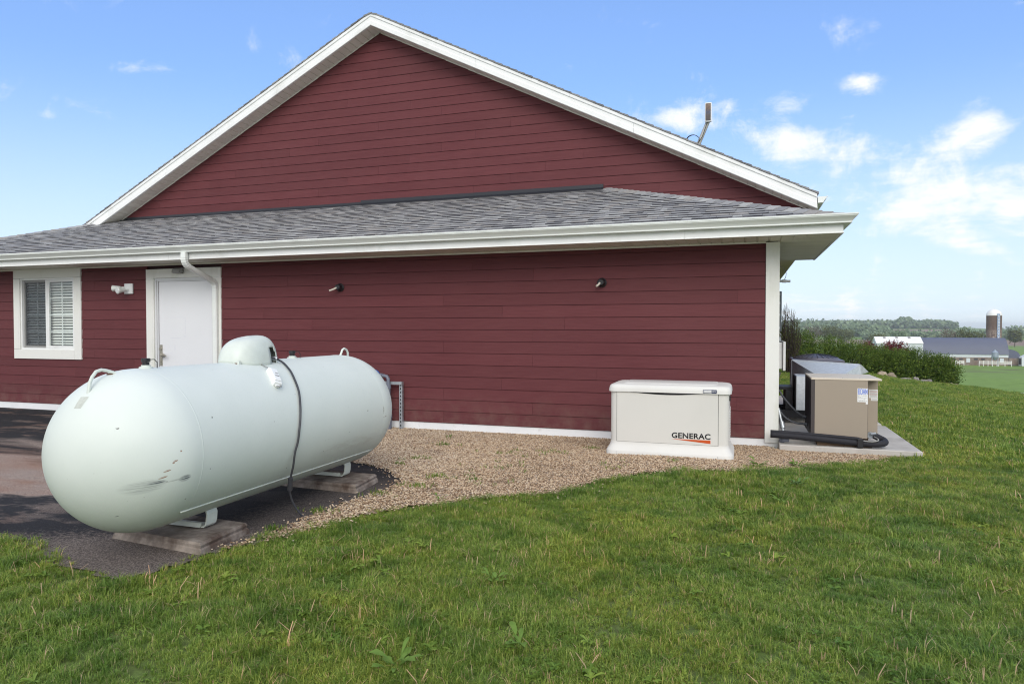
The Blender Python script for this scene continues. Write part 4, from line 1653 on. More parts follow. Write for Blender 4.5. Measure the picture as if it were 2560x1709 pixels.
# two black vent snouts with short pale pipes
M_pvc = mat('pale_pipe', (0.62, 0.58, 0.50), 0.5)
for (x, z, lab, tipx) in ((-5.40, 0.565, 'black round wall bracket with pale pipe stub, nearer the white door', -0.10), (-1.66, 0.555, 'black round wall bracket with pale pipe stub, above the generator', -0.045)):
    t = thing('pipe_bracket', (x, YW, z), lab, 'wall fitting', 'black pipe brackets on the red wall')
    b = MB(); b.lathe([(0.0, 0), (0.058, 0), (0.060, -0.012), (0.048, -0.022), (0.042, -0.06), (0.040, -0.085), (0.032, -0.092), (0.0, -0.092)], (x, YW - 0.014, z), 'Y', 20)
    b.build('flange', M_black, t, smooth=True, angle=40)
    b = MB(); b.tube([(x - 0.01, YW - 0.095, z - 0.005), (x + tipx * 0.5, YW - 0.12, z - 0.03), (x + tipx, YW - 0.145, z - 0.05)], 0.013, 10)
    b.build('pipe_stub', M_pvc, t, smooth=True, angle=50)

# ------------------------------------------------------------------ service pipe stand at the wall
M_pvcg = mat('grey_conduit', (0.15, 0.165, 0.21), 0.45)
M_galv = mat('galvanised_steel', (0.42, 0.45, 0.48), 0.38, metal=0.55, var=0.22, vscale=28)
M_blue = mat('blue_paint', (0.03, 0.16, 0.55), 0.35)
st = thing('pipe_stand', (-4.6, 8.3, -1.42), 'galvanised stand with grey conduit and blue regulator behind the propane tank', 'pipe stand')
for x in (-4.635, -4.41):
    b = MB(); b.box(x - 0.022, x + 0.022, 8.30, 8.305, -1.42, -0.735)
    b.box(x - 0.022, x - 0.019, 8.305, 8.34, -1.42, -0.735); b.box(x + 0.019, x + 0.022, 8.305, 8.34, -1.42, -0.735)
    p = b.build('upright', M_galv, st)
    b = MB()
    for i in range(13):
        z = -0.78 - i * 0.05
        b.box(x - 0.007, x + 0.007, 8.2985, 8.2995, z - 0.015, z + 0.012)
    b.build('slot', M_dark, p)
b = MB(); b.box(-4.67, -4.38, 8.270, 8.299, -0.775, -0.735); b.build('crossbar', M_galv, st)
b = MB(); b.tube([(-4.565, 8.24, -1.46), (-4.565, 8.24, -1.22)], 0.045, 14); b.tube([(-4.565, 8.24, -1.23), (-4.565, 8.24, -1.17)], 0.052, 14)
b.tube([(-4.565, 8.24, -1.03), (-4.565, 8.24, -0.93)], 0.04, 14); b.tube([(-4.565, 8.24, -0.93), (-4.565, 8.24, -0.83)], 0.030, 12); b.tube([(-4.565, 8.24, -0.83), (-4.565, 8.24, -0.77)], 0.038, 12)
b.tube([(-4.565, 8.24, -0.77), (-4.565, 8.24, -0.70), (-4.585, 8.24, -0.665), (-4.63, 8.24, -0.655), (-4.70, 8.24, -0.655)], 0.024, 12)
b.build('conduit', M_pvcg, st, smooth=True, angle=40)
b = MB()
for i in range(12):
    z = -1.17 + i * 0.012
    b.tube([(-4.565, 8.24, z), (-4.565, 8.24, z + 0.008)], 0.034, 12)
b.tube([(-4.565, 8.24, -1.17), (-4.565, 8.24, -1.02)], 0.029, 12)
b.build('bellows', M_black, st)
b = MB(); b.lathe([(0, -0.045), (0.055, -0.045), (0.088, -0.02), (0.092, 0.0), (0.088, 0.02), (0.055, 0.045), (0, 0.045)], (-4.775, 8.22, -0.66), 'Y', 22)
b.build('regulator', M_blue, st, smooth=True, angle=35)
b = MB(); b.tube([(-4.655, 8.24, -0.655), (-4.69, 8.24, -0.655)], 0.034, 12); b.build('coupling', M_pvcg, st)

# ------------------------------------------------------------------ roof antenna
M_pole = mat('antenna_pole', (0.42, 0.42, 0.40), 0.5, metal=0.3)
at_ = thing('roof_antenna', (-0.77, 11.5, 2.80), 'small flat panel antenna on a bent pole near the roof edge', 'antenna')
zb_ = rz(-0.77)
b = MB(); b.box(-0.83, -0.70, 11.44, 11.56, zb_ - 0.06, zb_ + 0.035); b.box(-0.80, -0.74, 11.47, 11.53, zb_, zb_ + 0.16); b.build('mount', M_pole, at_)
b = MB(); b.tube([(-0.77, 11.5, zb_ + 0.08), (-0.71, 11.5, zb_ + 0.17), (-0.585, 11.5, 3.25), (-0.555, 11.5, 3.32), (-0.555, 11.5, 3.38)], 0.034, 12); b.build('pole', M_pole, at_, smooth=True, angle=50)
b = MB(); b.bbox(-0.605, -0.50, 11.42, 11.47, 3.29, 3.595, 0.008)
pn = b.build('panel', M_white, at_)
m = bpy.data.materials.new('panel_face'); m.use_nodes = True
T = NT(m.node_tree)
o_ = T.n('ShaderNodeOutputMaterial'); bs = T.n('ShaderNodeBsdfPrincipled'); T.L.new(bs.outputs[0], o_.inputs[0])
ps = T.n('ShaderNodeNewGeometry').outputs['Position']
spz = T.n('ShaderNodeSeparateXYZ'); T.L.new(ps, spz.inputs[0])
cc = T.ramp(T.maprange(spz.outputs[2], 3.3, 3.59, 0, 1), [(0.0, (0.05, 0.045, 0.05)), (0.3, (0.09, 0.07, 0.06)), (0.5, (0.07, 0.09, 0.16)), (0.65, (0.16, 0.10, 0.07)), (1.0, (0.24, 0.16, 0.11))])
cc = T.mix(T.maprange(T.noise(ps, 40, 3), 0.4, 0.6, 0, 0.6), cc, (0.06, 0.05, 0.06))
T.L.new(cc, bs.inputs['Base Color'])
b = MB(); b.box(-0.592, -0.513, 11.414, 11.4195, 3.308, 3.580); b.build('panel_face', m, pn)
b = MB()
pp = []
for i in range(40):
    t = i / 39
    a_ = t * 4.2 * math.pi / 2 * 1.6
    pp.append((-0.80 + 0.10 * math.cos(a_ + 0.6) + 0.02 * t, 11.47 - 0.05 * t, 3.03 + 0.085 * math.sin(a_ + 0.6) - 0.02 * t))
b.tube(pp, 0.0055, 6)
b.tube([(-0.70, 11.45, 2.98), (-0.64, 11.46, 3.08), (-0.60, 11.46, 3.20), (-0.56, 11.45, 3.30)], 0.0055, 6)
b.build('cable', M_black, at_)

# ------------------------------------------------------------------ propane tank
TX, TZ, TY, TL, TR, TH = -3.386, -0.718, 4.149, 3.02, 0.476, 0.452


def tank_paint():
    m = bpy.data.materials.new('tank_paint')
    m.use_nodes = True
    T = NT(m.node_tree)
    o = T.n('ShaderNodeOutputMaterial')
    b = T.n('ShaderNodeBsdfPrincipled')
    T.L.new(b.outputs[0], o.inputs[0])
    b.inputs['Roughness'].default_value = 0.5
    b.inputs['Specular IOR Level'].default_value = 0.35
    tc_ = T.n('ShaderNodeTexCoord')
    P = tc_.outputs['Object']           # origin at the tank's middle
    sp = T.n('ShaderNodeSeparateXYZ')
    T.L.new(P, sp.inputs[0])
    X, Y, Z = sp.outputs
    n1 = T.noise(P, 2.2, 5, 0.6)
    base = T.mix(T.maprange(n1, 0.3, 0.7, 0, 1), (0.625, 0.675, 0.635), (0.675, 0.72, 0.68))
    # greener and darker towards the belly, broken up by noise
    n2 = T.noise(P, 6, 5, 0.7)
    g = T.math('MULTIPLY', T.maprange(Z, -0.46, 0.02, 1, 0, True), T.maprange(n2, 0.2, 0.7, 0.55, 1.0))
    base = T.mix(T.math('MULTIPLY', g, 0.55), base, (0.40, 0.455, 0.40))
    side = T.maprange(X, 0.1, 0.2, 0, 1)

    def mark(cur, y, z, hw, hh, ang, col, strength, streak=None, soft=1.0):
        dy_ = T.math('SUBTRACT', Y, y)
        dz_ = T.math('SUBTRACT', Z, z)
        ca, sa = math.cos(ang), math.sin(ang)
        u = T.math('ADD', T.math('MULTIPLY', dy_, ca), T.math('MULTIPLY', dz_, sa))
        v = T.math('SUBTRACT', T.math('MULTIPLY', dz_, ca), T.math('MULTIPLY', dy_, sa))
        q = T.math('ADD', T.math('POWER', T.math('DIVIDE', u, hw), 2.0), T.math('POWER', T.math('DIVIDE', v, hh), 2.0))
        f = T.maprange(q, 1.0 - 0.75 * soft, 1.15, 1, 0)
        if streak:
            cb = T.n('ShaderNodeCombineXYZ')
            T.L.new(T.math('MULTIPLY', u, 6), cb.inputs[0])
            T.L.new(T.math('MULTIPLY', v, streak), cb.inputs[1])
            f = T.math('MULTIPLY', f, T.maprange(T.noise(cb.outputs[0], 1.0, 4, 0.7), 0.42, 0.6, 0.15, 1))
        f = T.math('MULTIPLY', T.math('MULTIPLY', f, side), strength)
        return T.mix(f, cur, col)

    base = mark(base, -1.33, -0.135, 0.085, 0.040, 0.1, (0.16, 0.18, 0.18), 0.6, 160)
    base = mark(base, -1.285, -0.118, 0.040, 0.010, 0.12, (0.04, 0.05, 0.07), 1.0, 160)
    base = mark(base, -1.15, -0.118, 0.036, 0.020, 0.15, (0.04, 0.05, 0.07), 1.0, 150)
    base = mark(base, -1.21, -0.120, 0.075, 0.005, 0.10, (0.2, 0.21, 0.2), 0.6, 300)
    for (y, z, hw) in ((-1.265, -0.094, 0.018), (-1.25, -0.060, 0.016), (-1.212, -0.011, 0.011), (-1.222, -0.020, 0.006), (-1.182, 0.039, 0.005)):
        base = mark(base, y, z, hw * 1.15, 0.0052, 0.25, (0.22, 0.08, 0.012), 1.0, 200, 0.3)
    for (y, z, r_) in ((-1.402, 0.184, 0.006), (-0.926, 0.192, 0.007), (-0.976, -0.099, 0.005), (0.764, 0.037, 0.008), (-0.4, 0.1, 0.004), (-1.1, -0.25, 0.005), (0.2, -0.2, 0.005), (-0.1, 0.25, 0.004), (0.5, -0.1, 0.004), (-1.36, -0.3, 0.005), (-0.2, -0.25, 0.005)):
        base = mark(base, y, z, r_, r_ * 0.8, 0.6, (0.06, 0.06, 0.055), 1.0, 180, 0.6)
    base = mark(base, 1.025, 0.012, 0.006, 0.035, 0.0, (0.09, 0.05, 0.02), 1.0, 90, 0.4)
    base = mark(base, 1.05, -0.045, 0.030, 0.004, 0.1, (0.12, 0.06, 0.02), 1.0, 90, 0.4)
    base = mark(base, 0.6, -0.22, 0.5, 0.07, 0.0, (0.44, 0.45, 0.40), 0.45, 24)
    # small scattered chips
    chips = T.maprange(T.noise(P, 55, 2, 0.5), 0.76, 0.79, 0, 0.8)
    base = T.mix(chips, base, (0.22, 0.22, 0.2))
    T.L.new(base, b.inputs['Base Color'])
    bp = T.n('ShaderNodeBump')
    bp.inputs['Strength'].default_value = 0.12
    bp.inputs['Distance'].default_value = 0.01
    T.L.new(T.noise(P, 3.0, 3, 0.5), bp.inputs['Height'])
    T.L.new(bp.outputs[0], b.inputs['Normal'])
    return m


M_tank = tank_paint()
M_tankw = mat('tank_fitting_paint', (0.62, 0.665, 0.61), 0.4, var=0.06, vscale=9, dirt=(0.28, 0.25, 0.2), dscale=12, dlo=0.68, dhi=0.85)
M_rust = mat('rust', (0.12, 0.05, 0.02), 0.9)
tank = thing('propane_tank', (TX, TY, -1.27), 'large pale green propane tank standing beside the drive', 'propane tank')
prof = []
for i in range(25):
    t = math.pi / 2 * i / 24
    prof.append((TR * math.sin(t) if i else 0.0005, -(TL / 2 - TH) - TH * math.cos(t)))
prof += [(TR, -0.6), (TR, 0.0), (TR, 0.6)]
prof += [(r_, -h) for (r_, h) in prof[:25][::-1]]
b = MB(); b.lathe(prof, (TX, TY, TZ), 'Y', 96)
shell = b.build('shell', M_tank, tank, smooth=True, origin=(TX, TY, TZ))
for ys in (TY - (TL / 2 - TH) + 0.02, TY + (TL / 2 - TH) - 0.02):
    b = MB(); b.lathe([(TR - 0.001, -0.006), (TR + 0.0007, -0.003), (TR + 0.0010, 0), (TR + 0.0007, 0.003), (TR - 0.001, 0.006)], (TX, ys, TZ), 'Y', 96)
    b.build('weld_seam', M_tank, tank, smooth=True)


def on_tank(y, ang, r=0.0):
    """point on the shell at y; ang in degrees from +X upwards"""
    e = max(0.0, abs(y - TY) - (TL / 2 - TH)) / TH
    rr_2 = TR * math.sqrt(max(0.0, 1 - e * e)) + r
    return Vector((TX + rr_2 * math.cos(rad(ang)), y, TZ + rr_2 * math.sin(rad(ang))))


for ang_ in (-45.5,):
    b = MB(); b.tube([on_tank(TY - 1.07 + 2.14 * i / 30, ang_, 0.002) for i in range(31)], 0.0055, 6)
    b.build('weld_bead', M_tankw, tank, smooth=True)

# saddle legs: bent straps welded under the shell
for yl in (3.47, 5.04):
    b = MB()
    x0, x1 = TX - 0.20, TX + 0.205
    hw = 0.045
    th = 0.008
    zb0 = -1.262
    def strap(side):
        xo = x1 if side > 0 else x0
        pts_ = [(xo - side * 0.055, zb0), (xo - side * 0.03, zb0 + 0.003), (xo - side * 0.012, zb0 + 0.018), (xo - side * 0.004, zb0 + 0.045), (xo + side * 0.0, zb0 + 0.09), (xo - side * 0.045, zb0 + 0.215)]
        ring = []
        for i, (px_, pz_) in enumerate(pts_):
            q0 = Vector(pts_[max(i - 1, 0)]); q1 = Vector(pts_[min(i + 1, len(pts_) - 1)])
            d = (q1 - q0).normalized(); nn = Vector((-d.y, d.x)) * side
            ring.append(((px_, pz_), (px_ + nn.x * th, pz_ + nn.y * th)))
        vs, fs = [], []
        for (p, q) in ring:
            vs += [(p[0], yl - hw, p[1]), (p[0], yl + hw, p[1]), (q[0], yl + hw, q[1]), (q[0], yl - hw, q[1])]
        for i in range(len(ring) - 1):
            for j in range(4):
                fs.append((i * 4 + j, i * 4 + (j + 1) % 4, i * 4 + 4 + (j + 1) % 4, i * 4 + 4 + j))
        fs += [(0, 1, 2, 3), tuple(range(len(vs) - 4, len(vs)))[::-1]]
        b.add(vs, fs)
    strap(1); strap(-1)
    b.box(x0 + 0.05, x1 - 0.05, yl - hw, yl + hw, zb0, zb0 + th)
    b.box(x0 + 0.05, x1 - 0.05, yl - hw, yl - hw + 0.006, zb0 + th, zb0 + 0.03)
    leg = b.build('leg', M_tankw, tank)

# lifting lugs on the shoulders
for (yc_, lab) in ((2.90, 1), (5.35, -1)):
    b = MB()
    s = 1 if lab == 1 else -1
    p0 = on_tank(yc_ - 0.12 * s, 98) if lab == 1 else on_tank(yc_ + 0.0, 94)
    if lab == 1:
        pa = [on_tank(2.80, 93, -0.01), on_tank(2.80, 93, 0.02) + Vector((0, 0.01, 0.03)), Vector((TX - 0.03, 2.833, -0.275)), Vector((TX - 0.035, 2.862, -0.246)), Vector((TX - 0.035, 2.895, -0.238)),
              Vector((TX - 0.03, 2.925, -0.244)), Vector((TX - 0.02, 2.955, -0.255)), Vector((TX - 0.01, 2.972, -0.268)), Vector((TX, 3.00, -0.258))]
    else:
        pa = [on_tank(5.26, 92, -0.02), Vector((TX, 5.265, -0.225)), Vector((TX, 5.28, -0.200)), Vector((TX, 5.31, -0.188)), Vector((TX, 5.345, -0.198)), Vector((TX, 5.37, -0.225)), on_tank(5.39, 92, -0.02)]
    b.tube(pa, 0.0095, 10)
    b.build('lifting_lug', M_tankw, tank, smooth=True, angle=60)
b = MB(); b.box(TX - 0.055, TX - 0.015, 2.945, 2.985, -0.275, -0.262); b.build('rust_patch', M_rust, tank)

# capped openings
for (y, hh) in ((3.165, 0.058), (4.565, 0.055)):
    b = MB(); b.lathe([(0.038, -0.02), (0.038, 0.006), (0.026, 0.010), (0.026, 0.018), (0, 0.018)], (TX, y, TZ + TR), 'Z', 20)
    c_ = b.build('fitting_collar', M_tankw, tank, smooth=True, angle=40)
    b = MB(); b.tube([(TX, y, TZ + TR + 0.016), (TX, y, TZ + TR + 0.034)], 0.020, 14); b.tube([(TX, y, TZ + TR + 0.036), (TX, y, TZ + TR + 0.058)], 0.025, 8)
    b.tube([(TX + 0.02, y, TZ + TR + 0.05), (TX + 0.045, y + 0.02, TZ + TR + 0.052), (TX + 0.05, y + 0.035, TZ + TR + 0.035), (TX + 0.045, y + 0.04, TZ + TR + 0.0)], 0.003, 6)
    b.build('black_cap', M_black, tank)

# valve dome: domed cover with an arched opening
DX, DY, DZ = TX, 4.06, TZ + TR - 0.010
dome_v = []
dome_f = []
nu, nv = 64, 16
rows = []
LX, LY, HZ = 0.150, 0.225, 0.195
for j in range(nv + 1):
    t = j / nv
    row = []
    for i in range(nu):
        a = 2 * math.pi * i / nu
        ca, sa = math.cos(a), math.sin(a)
        e = 2.5
        px_ = LX * math.copysign(abs(ca) ** (2 / e), ca)
        py_ = LY * math.copysign(abs(sa) ** (2 / e), sa)
        # super-elliptic shoulder, lower towards the camera end
        ph = t * math.pi / 2
        rr3 = math.cos(ph) ** 0.55
        zz = math.sin(ph) ** 0.85
        y_ = py_ * rr3
        top = HZ * (1.0 - 0.22 * max(0.0, (0.10 - y_) / 0.3) ** 1.2 )
        z_ = top * zz
        # lower rim follows the round of the tank
        xx = px_ * rr3 * (1.0 + 0.04 * (1 - t))
        rim = -(TR - math.sqrt(max(0.0, TR * TR - xx * xx)))
        z_ = z_ + rim * (1 - t) + 0.004
        row.append((DX + xx, DY + y_, DZ + z_))
    rows.append(row)
V_ = [p for r in rows for p in r]
F_ = []
# arched opening towards +X near the far end
for j in range(nv):
    for i in range(nu):
        a0 = (i + 0.5) / nu * 360
        zc = (V_[j * nu + i][2] + V_[(j + 1) * nu + i][2]) / 2 - DZ
        cw = 1.0
        hole = (10 < a0 < 32 and zc < 0.080) or (14 < a0 < 28 and zc < 0.105)
        if hole:
            continue
        F_.append((j * nu + i, j * nu + (i + 1) % nu, (j + 1) * nu + (i + 1) % nu, (j + 1) * nu + i))
V_.append((DX, DY + 0.03, DZ + HZ + 0.003))
b = MB(); b.add(V_, F_)
dome = b.build('valve_dome', M_tankw, tank, smooth=True)
sol = dome.modifiers.new('thickness', 'SOLIDIFY'); sol.thickness = 0.004; sol.offset = -1
b = MB(); b.lathe([(0.0, 0.0), (0.08, 0.0), (0.08, 0.09), (0.05, 0.12), (0, 0.12)], (DX - 0.01, DY + 0.02, DZ), 'Z', 16); b.build('valve_body', M_black, tank)
b = MB(); b.box(DX + 0.060, DX + 0.110, DY - 0.225, DY - 0.208, DZ - 0.03, DZ + 0.022); b.build('latch', M_tankw, tank)
b = MB(); b.box(DX + 0.075, DX + 0.093, DY - 0.229, DY - 0.225, DZ - 0.022, DZ + 0.008); b.build('latch_slot', M_rust, tank)

# hose from the dome down over the shell to the ground
M_hose = mat('dark_hose', (0.045, 0.046, 0.055), 0.45)
hp = [Vector((DX + 0.06, 4.12, DZ + 0.03)), Vector((DX + 0.125, 4.17, DZ + 0.03))]
for (x, y, z) in ((-3.234, 4.236, -0.267), (-3.15, 4.19, -0.305), (-3.086, 4.151, -0.349), (-2.995, 4.092, -0.447), (-2.94, 4.04, -0.54), (-2.915, 4.004, -0.63), (-2.908, 3.98, -0.71), (-2.914, 3.97, -0.784)):
    d = Vector((x - TX, 0, z - TZ)).normalized()
    hp.append(Vector((TX, y, TZ)) + d * (TR + 0.013))
hp += [Vector((-2.915, 3.955, -0.86)), Vector((-2.93, 3.955, -0.95)), Vector((-2.955, 3.965, -1.02)), Vector((-2.972, 3.975, -1.08)), Vector((-2.985, 3.99, -1.15)), Vector((-2.975, 4.02, -1.24)), Vector((-2.94, 4.07, -1.33)),
       Vector((-2.90, 4.14, -1.372)), Vector((-2.85, 4.21, -1.372)), Vector((-2.81, 4.26, -1.392))]


def spline(P, n=6):
    out_ = []
    for i in range(len(P) - 1):
        p0, p1, p2, p3 = P[max(i - 1, 0)], P[i], P[i + 1], P[min(i + 2, len(P) - 1)]
        for k in range(n):
            t = k / n
            out_.append(0.5 * ((2 * p1) + (p2 - p0) * t + (2 * p0 - 5 * p1 + 4 * p2 - p3) * t * t + (3 * p1 - p0 - 3 * p2 + p3) * t ** 3))
    out_.append(P[-1])
    return out_


b = MB(); b.tube(spline(hp), 0.0072, 10)
b.build('hose', M_hose, tank, smooth=True)
b = MB(); b.tube([Vector((-2.962, 3.968, -1.04)), Vector((-2.983, 3.985, -1.13))], 0.0175, 12); b.build('hose_coupling', M_hose, tank, smooth=True, angle=40)
b = MB(); b.tube([(DX + 0.06, 4.16, DZ + 0.03), (DX + 0.14, 4.20, DZ + 0.025)], 0.014, 10); b.build('hose_nipple', M_galv, tank)

# level sender box lying on the shell with its lead
c0, c1 = on_tank(3.985, 59, 0.018), on_tank(3.905, 41.5, 0.018)
ax_ = (c1 - c0)
Lb = ax_.length
ax_.normalize()
nrm0 = (((c0 + c1) / 2) - Vector((TX, (c0.y + c1.y) / 2, TZ))).normalized()
nrm0 = (nrm0 - ax_ * nrm0.dot(ax_)).normalized()
sd_ = ax_.cross(nrm0)
def bx_local(mb, u0, u1, v0, v1, w0, w1, c=0.004):
    t = MB(); t.bbox(u0, u1, v0, v1, w0, w1, c)
    mb.add([c0 + ax_ * p[0] + sd_ * p[1] + nrm0 * p[2] for p in t.v], t.f)
b = MB(); bx_local(b, 0.0, Lb, -0.032, 0.032, -0.022, 0.018, 0.006); bx_local(b, 0.02, Lb - 0.02, -0.026, 0.026, 0.0185, 0.026, 0.003)
sb = b.build('sender_box', M_white, tank)
b = MB(); bx_local(b, -0.02, 0.0, -0.014, 0.014, -0.012, 0.004, 0.003); bx_local(b, Lb, Lb + 0.018, -0.014, 0.014, -0.012, 0.004, 0.003); b.build('box_ear', M_white, sb)
b = MB(); bx_local(b, Lb * .38, Lb * .44, -0.020, 0.004, 0.0262, 0.0268, 0.0001); bx_local(b, Lb * .55, Lb * .62, -0.020, 0.012, 0.0262, 0.0268, 0.0001); b.build('box_mark', M_grey, sb)
b = MB(); b.tube(spline([c0 - ax_ * 0.01, on_tank(4.0, 68, 0.008), on_tank(4.03, 76, 0.006), on_tank(4.06, 84, 0.006)]), 0.0035, 6)
b.tube(spline([c1 + ax_ * 0.012 + sd_ * 0.01, c1 + ax_ * 0.035 + sd_ * 0.02 + nrm0 * 0.01, c1 + ax_ * 0.03 - sd_ * 0.015 + nrm0 * 0.012, c1 + ax_ * 0.005 - sd_ * 0.02]), 0.003, 6)
b.build('sender_lead', M_grey, tank)
# residue of a peeled sticker on the near head
M_res = mat('sticker_residue', (0.50, 0.52, 0.47), 0.7, var=0.12, vscale=60)
def head_patch(mb, u0, u1, v0, v1, cx_, cy__, n=5):
    """patch on the near head around an axial angle cx_ and elevation cy__ (degrees)"""
    vs, fs = [], []
    for i in range(n + 1):
        for j in range(n + 1):
            yy = 2.745 + (u0 + (u1 - u0) * i / n)
            an = cy__ + (v0 + (v1 - v0) * j / n)
            vs.append(on_tank(yy, an, 0.0012))
    for i in range(n):
        for j in range(n):
            a = i * (n + 1) + j
            fs.append((a, a + 1, a + n + 2, a + n + 1))
    mb.add(vs, fs)
b = MB(); head_patch(b, -0.018, 0.030, -4.5, 5.5, 0, 92); b.build('sticker_residue', M_res, tank)

# concrete blocks under the legs
def conc_mat():
    return mat('cast_concrete', (0.30, 0.255, 0.22), 0.9, var=0.3, vscale=14, bump=0.006, bscale=38, dirt=(0.085, 0.056, 0.042), dscale=5.5, dlo=0.38, dhi=0.66)


M_conc = conc_mat()
def slab(name, corners, z0, z1, label, group):
    """block from four plan corners, chamfered top and a stepped lower edge"""
    c = Vector((sum(p[0] for p in corners) / 4, sum(p[1] for p in corners) / 4))
    def ring(k, z):
        return [(c.x + (p[0] - c.x) * k, c.y + (p[1] - c.y) * k, z) for p in corners]
    zm = z0 + (z1 - z0) * 0.5
    rings = [ring(1.02, z0), ring(1.0, zm - 0.006), ring(0.975, zm + 0.002), ring(0.985, z1 - 0.014), ring(0.95, z1)]
    vs = [p for r in rings for p in r]
    fs = []
    for i in range(len(rings) - 1):
        for j in range(4):
            fs.append((i * 4 + j, i * 4 + (j + 1) % 4, i * 4 + 4 + (j + 1) % 4, i * 4 + 4 + j))
    fs += [(3, 2, 1, 0), tuple(range(len(vs) - 4, len(vs)))]
    b = MB(); b.add(vs, fs)
    o = b.build(name, M_conc, None)
    return tag(o, label, 'concrete block', group)


slab('concrete_block', [(-3.78, 3.27), (-3.01, 3.19), (-3.045, 3.64), (-3.80, 3.70)], gz(-3.4, 3.4) + 0.008, -1.270, 'stained concrete block under the near leg of the propane tank', 'concrete blocks under the tank legs')
slab('concrete_block', [(-3.78, 4.83), (-2.945, 4.79), (-3.0, 5.22), (-3.80, 5.25)], gz(-3.4, 5.0) + 0.008, -1.270, 'concrete block under the tank leg nearer the red wall', 'concrete blocks under the tank legs')

# ------------------------------------------------------------------ standby generator
M_gen = mat('generator_enamel', (0.65, 0.635, 0.595), 0.42, var=0.02, vscale=3)
M_gbase = mat('generator_base', (0.67, 0.66, 0.625), 0.55, var=0.03, vscale=3)
M_ink = mat('black_print', (0.012, 0.012, 0.014), 0.4)
M_orange = mat('orange_print', (0.55, 0.085, 0.012), 0.4)
M_label = mat('white_label', (0.80, 0.80, 0.79), 0.45)
M_navy = mat('navy_print', (0.02, 0.03, 0.09), 0.4)
GX0, GX1, GY0, GY1 = -1.316, -0.126, 7.10, 7.72
GB = -1.335
GXC, GYC = (GX0 + GX1) / 2, (GY0 + GY1) / 2
gen = thing('standby_generator', (GXC, GYC, GB), 'cream standby generator with domed lid on the gravel by the wall', 'generator')


def rrect(x0, x1, y0, y1, r, n=5):
    pts_ = []
    for (cx_, cy__, a0) in ((x1 - r, y1 - r, 0), (x0 + r, y1 - r, 90), (x0 + r, y0 + r, 180), (x1 - r, y0 + r, 270)):
        for i in range(n + 1):
            a = rad(a0 + 90 * i / n)
            pts_.append((cx_ + r * math.cos(a), cy__ + r * math.sin(a)))
    return pts_


def loft(mb, layers):
    """layers: list of (list of plan points, z or list of z)"""
    n = len(layers[0][0])
    vs = []
    for (pl, z) in layers:
        for i, p in enumerate(pl):
            vs.append((p[0], p[1], z[i] if isinstance(z, (list, tuple)) else z))
    fs = []
    for k in range(len(layers) - 1):
        for i in range(n):
            fs.append((k * n + i, k * n + (i + 1) % n, (k + 1) * n + (i + 1) % n, (k + 1) * n + i))
    fs.append(tuple(range(n))[::-1])
    fs.append(tuple(range((len(layers) - 1) * n, len(layers) * n)))
    mb.add(vs, fs)


def grow(d, r):
    return rrect(GX0 - d, GX1 + d, GY0 - d, GY1 + d, r)


b = MB(); loft(b, [(grow(0.045, .09), GB - 0.01), (grow(0.045, .09), GB + 0.055), (grow(0.040, .085), GB + 0.065), (grow(0.015, .08), GB + 0.105), (grow(0.006, .075), GB + 0.13), (grow(0.003, .07), GB + 0.150), (grow(-0.01, .06), GB + 0.152)])
b.build('base', M_gbase, gen, smooth=True, angle=38)
b = MB(); loft(b, [(grow(0, .065), GB + 0.15), (grow(0, .065), GB + 0.68)])
b.build('housing', M_gen, gen, smooth=True, angle=38)
# lid with sagging curve at its front lip
n_l = len(rrect(0, 1, 0, 1, .1))
b = MB()
def lz(pl, base, dip=0.0):
    return [base for p in pl]
l0, l1, l2, l3, l4, l5, l6 = grow(0.012, .075), grow(0.022, .08), grow(0.020, .08), grow(0.008, .075), grow(-0.012, .07), grow(-0.05, .07), grow(-0.075, .05)
loft(b, [(grow(0.0, .065), GB + 0.671), (l1, GB + 0.671), (l2, GB + 0.700), (grow(0.013, .078), GB + 0.724), (grow(0.000, .074), GB + 0.739), (grow(-0.03, .07), GB + 0.747), (l6, GB + 0.750)])
b.build('lid', M_gbase, gen, smooth=True, angle=50)
b = MB(); loft(b, [(rrect(GX0 + .12, GX1 - .12, GY0 + .07, GY1 - .05, .05), GB + 0.748), (rrect(GX0 + .13, GX1 - .13, GY0 + .08, GY1 - .06, .05), GB + 0.756)])
b.build('lid_panel', M_gbase, gen, smooth=True, angle=40)
# front door panel in a dark reveal with a curved finger recess on top
px0, px1, pz0, pz1 = GX0 + 0.073, GX1 - 0.105, GB + 0.150, GB + 0.671
b = MB(); b.box(px0 - 0.004, px1 + 0.004, GY0 - 0.0015, GY0 + 0.005, pz0 - 0.002, pz1); b.build('door_gap', M_dark, gen)
poly = [(px0, pz0 + 0.003), (px1, pz0 + 0.003), (px1, pz1)]
for i in range(21):
    t = i / 20
    x_ = px1 - 0.10 - t * (px1 - px0 - 0.20)
    poly.append((x_, pz1 - 0.024 * math.sin(math.pi * t) ** 1.0))
poly.append((px0, pz1))
b = MB(); b.prism(poly, GY0 - 0.006, GY0 + 0.002, 'Y'); pnl = b.build('door_panel', M_gen, gen)
for x_ in (px0, px1):
    b = MB(); b.box(x_ - 0.0010, x_ + 0.0010, GY0 - 0.0462, GY0 - 0.0445, GB, GB + 0.055); b.build('base_seam', M_grey, gen)
# name and stripe
text('GENERAC', -0.683, -0.302, GB + 0.212, GB + 0.270, GY0 - 0.0070, M_ink, 'lettering', gen, bold=0.032, spacing=1.06)
b = MB(); b.prism([(-0.686, GB + 0.203), (-0.302, GB + 0.205), (-0.302, GB + 0.170)], GY0 - 0.0072, GY0 - 0.0062, 'Y'); b.build('orange_stripe', M_orange, gen)
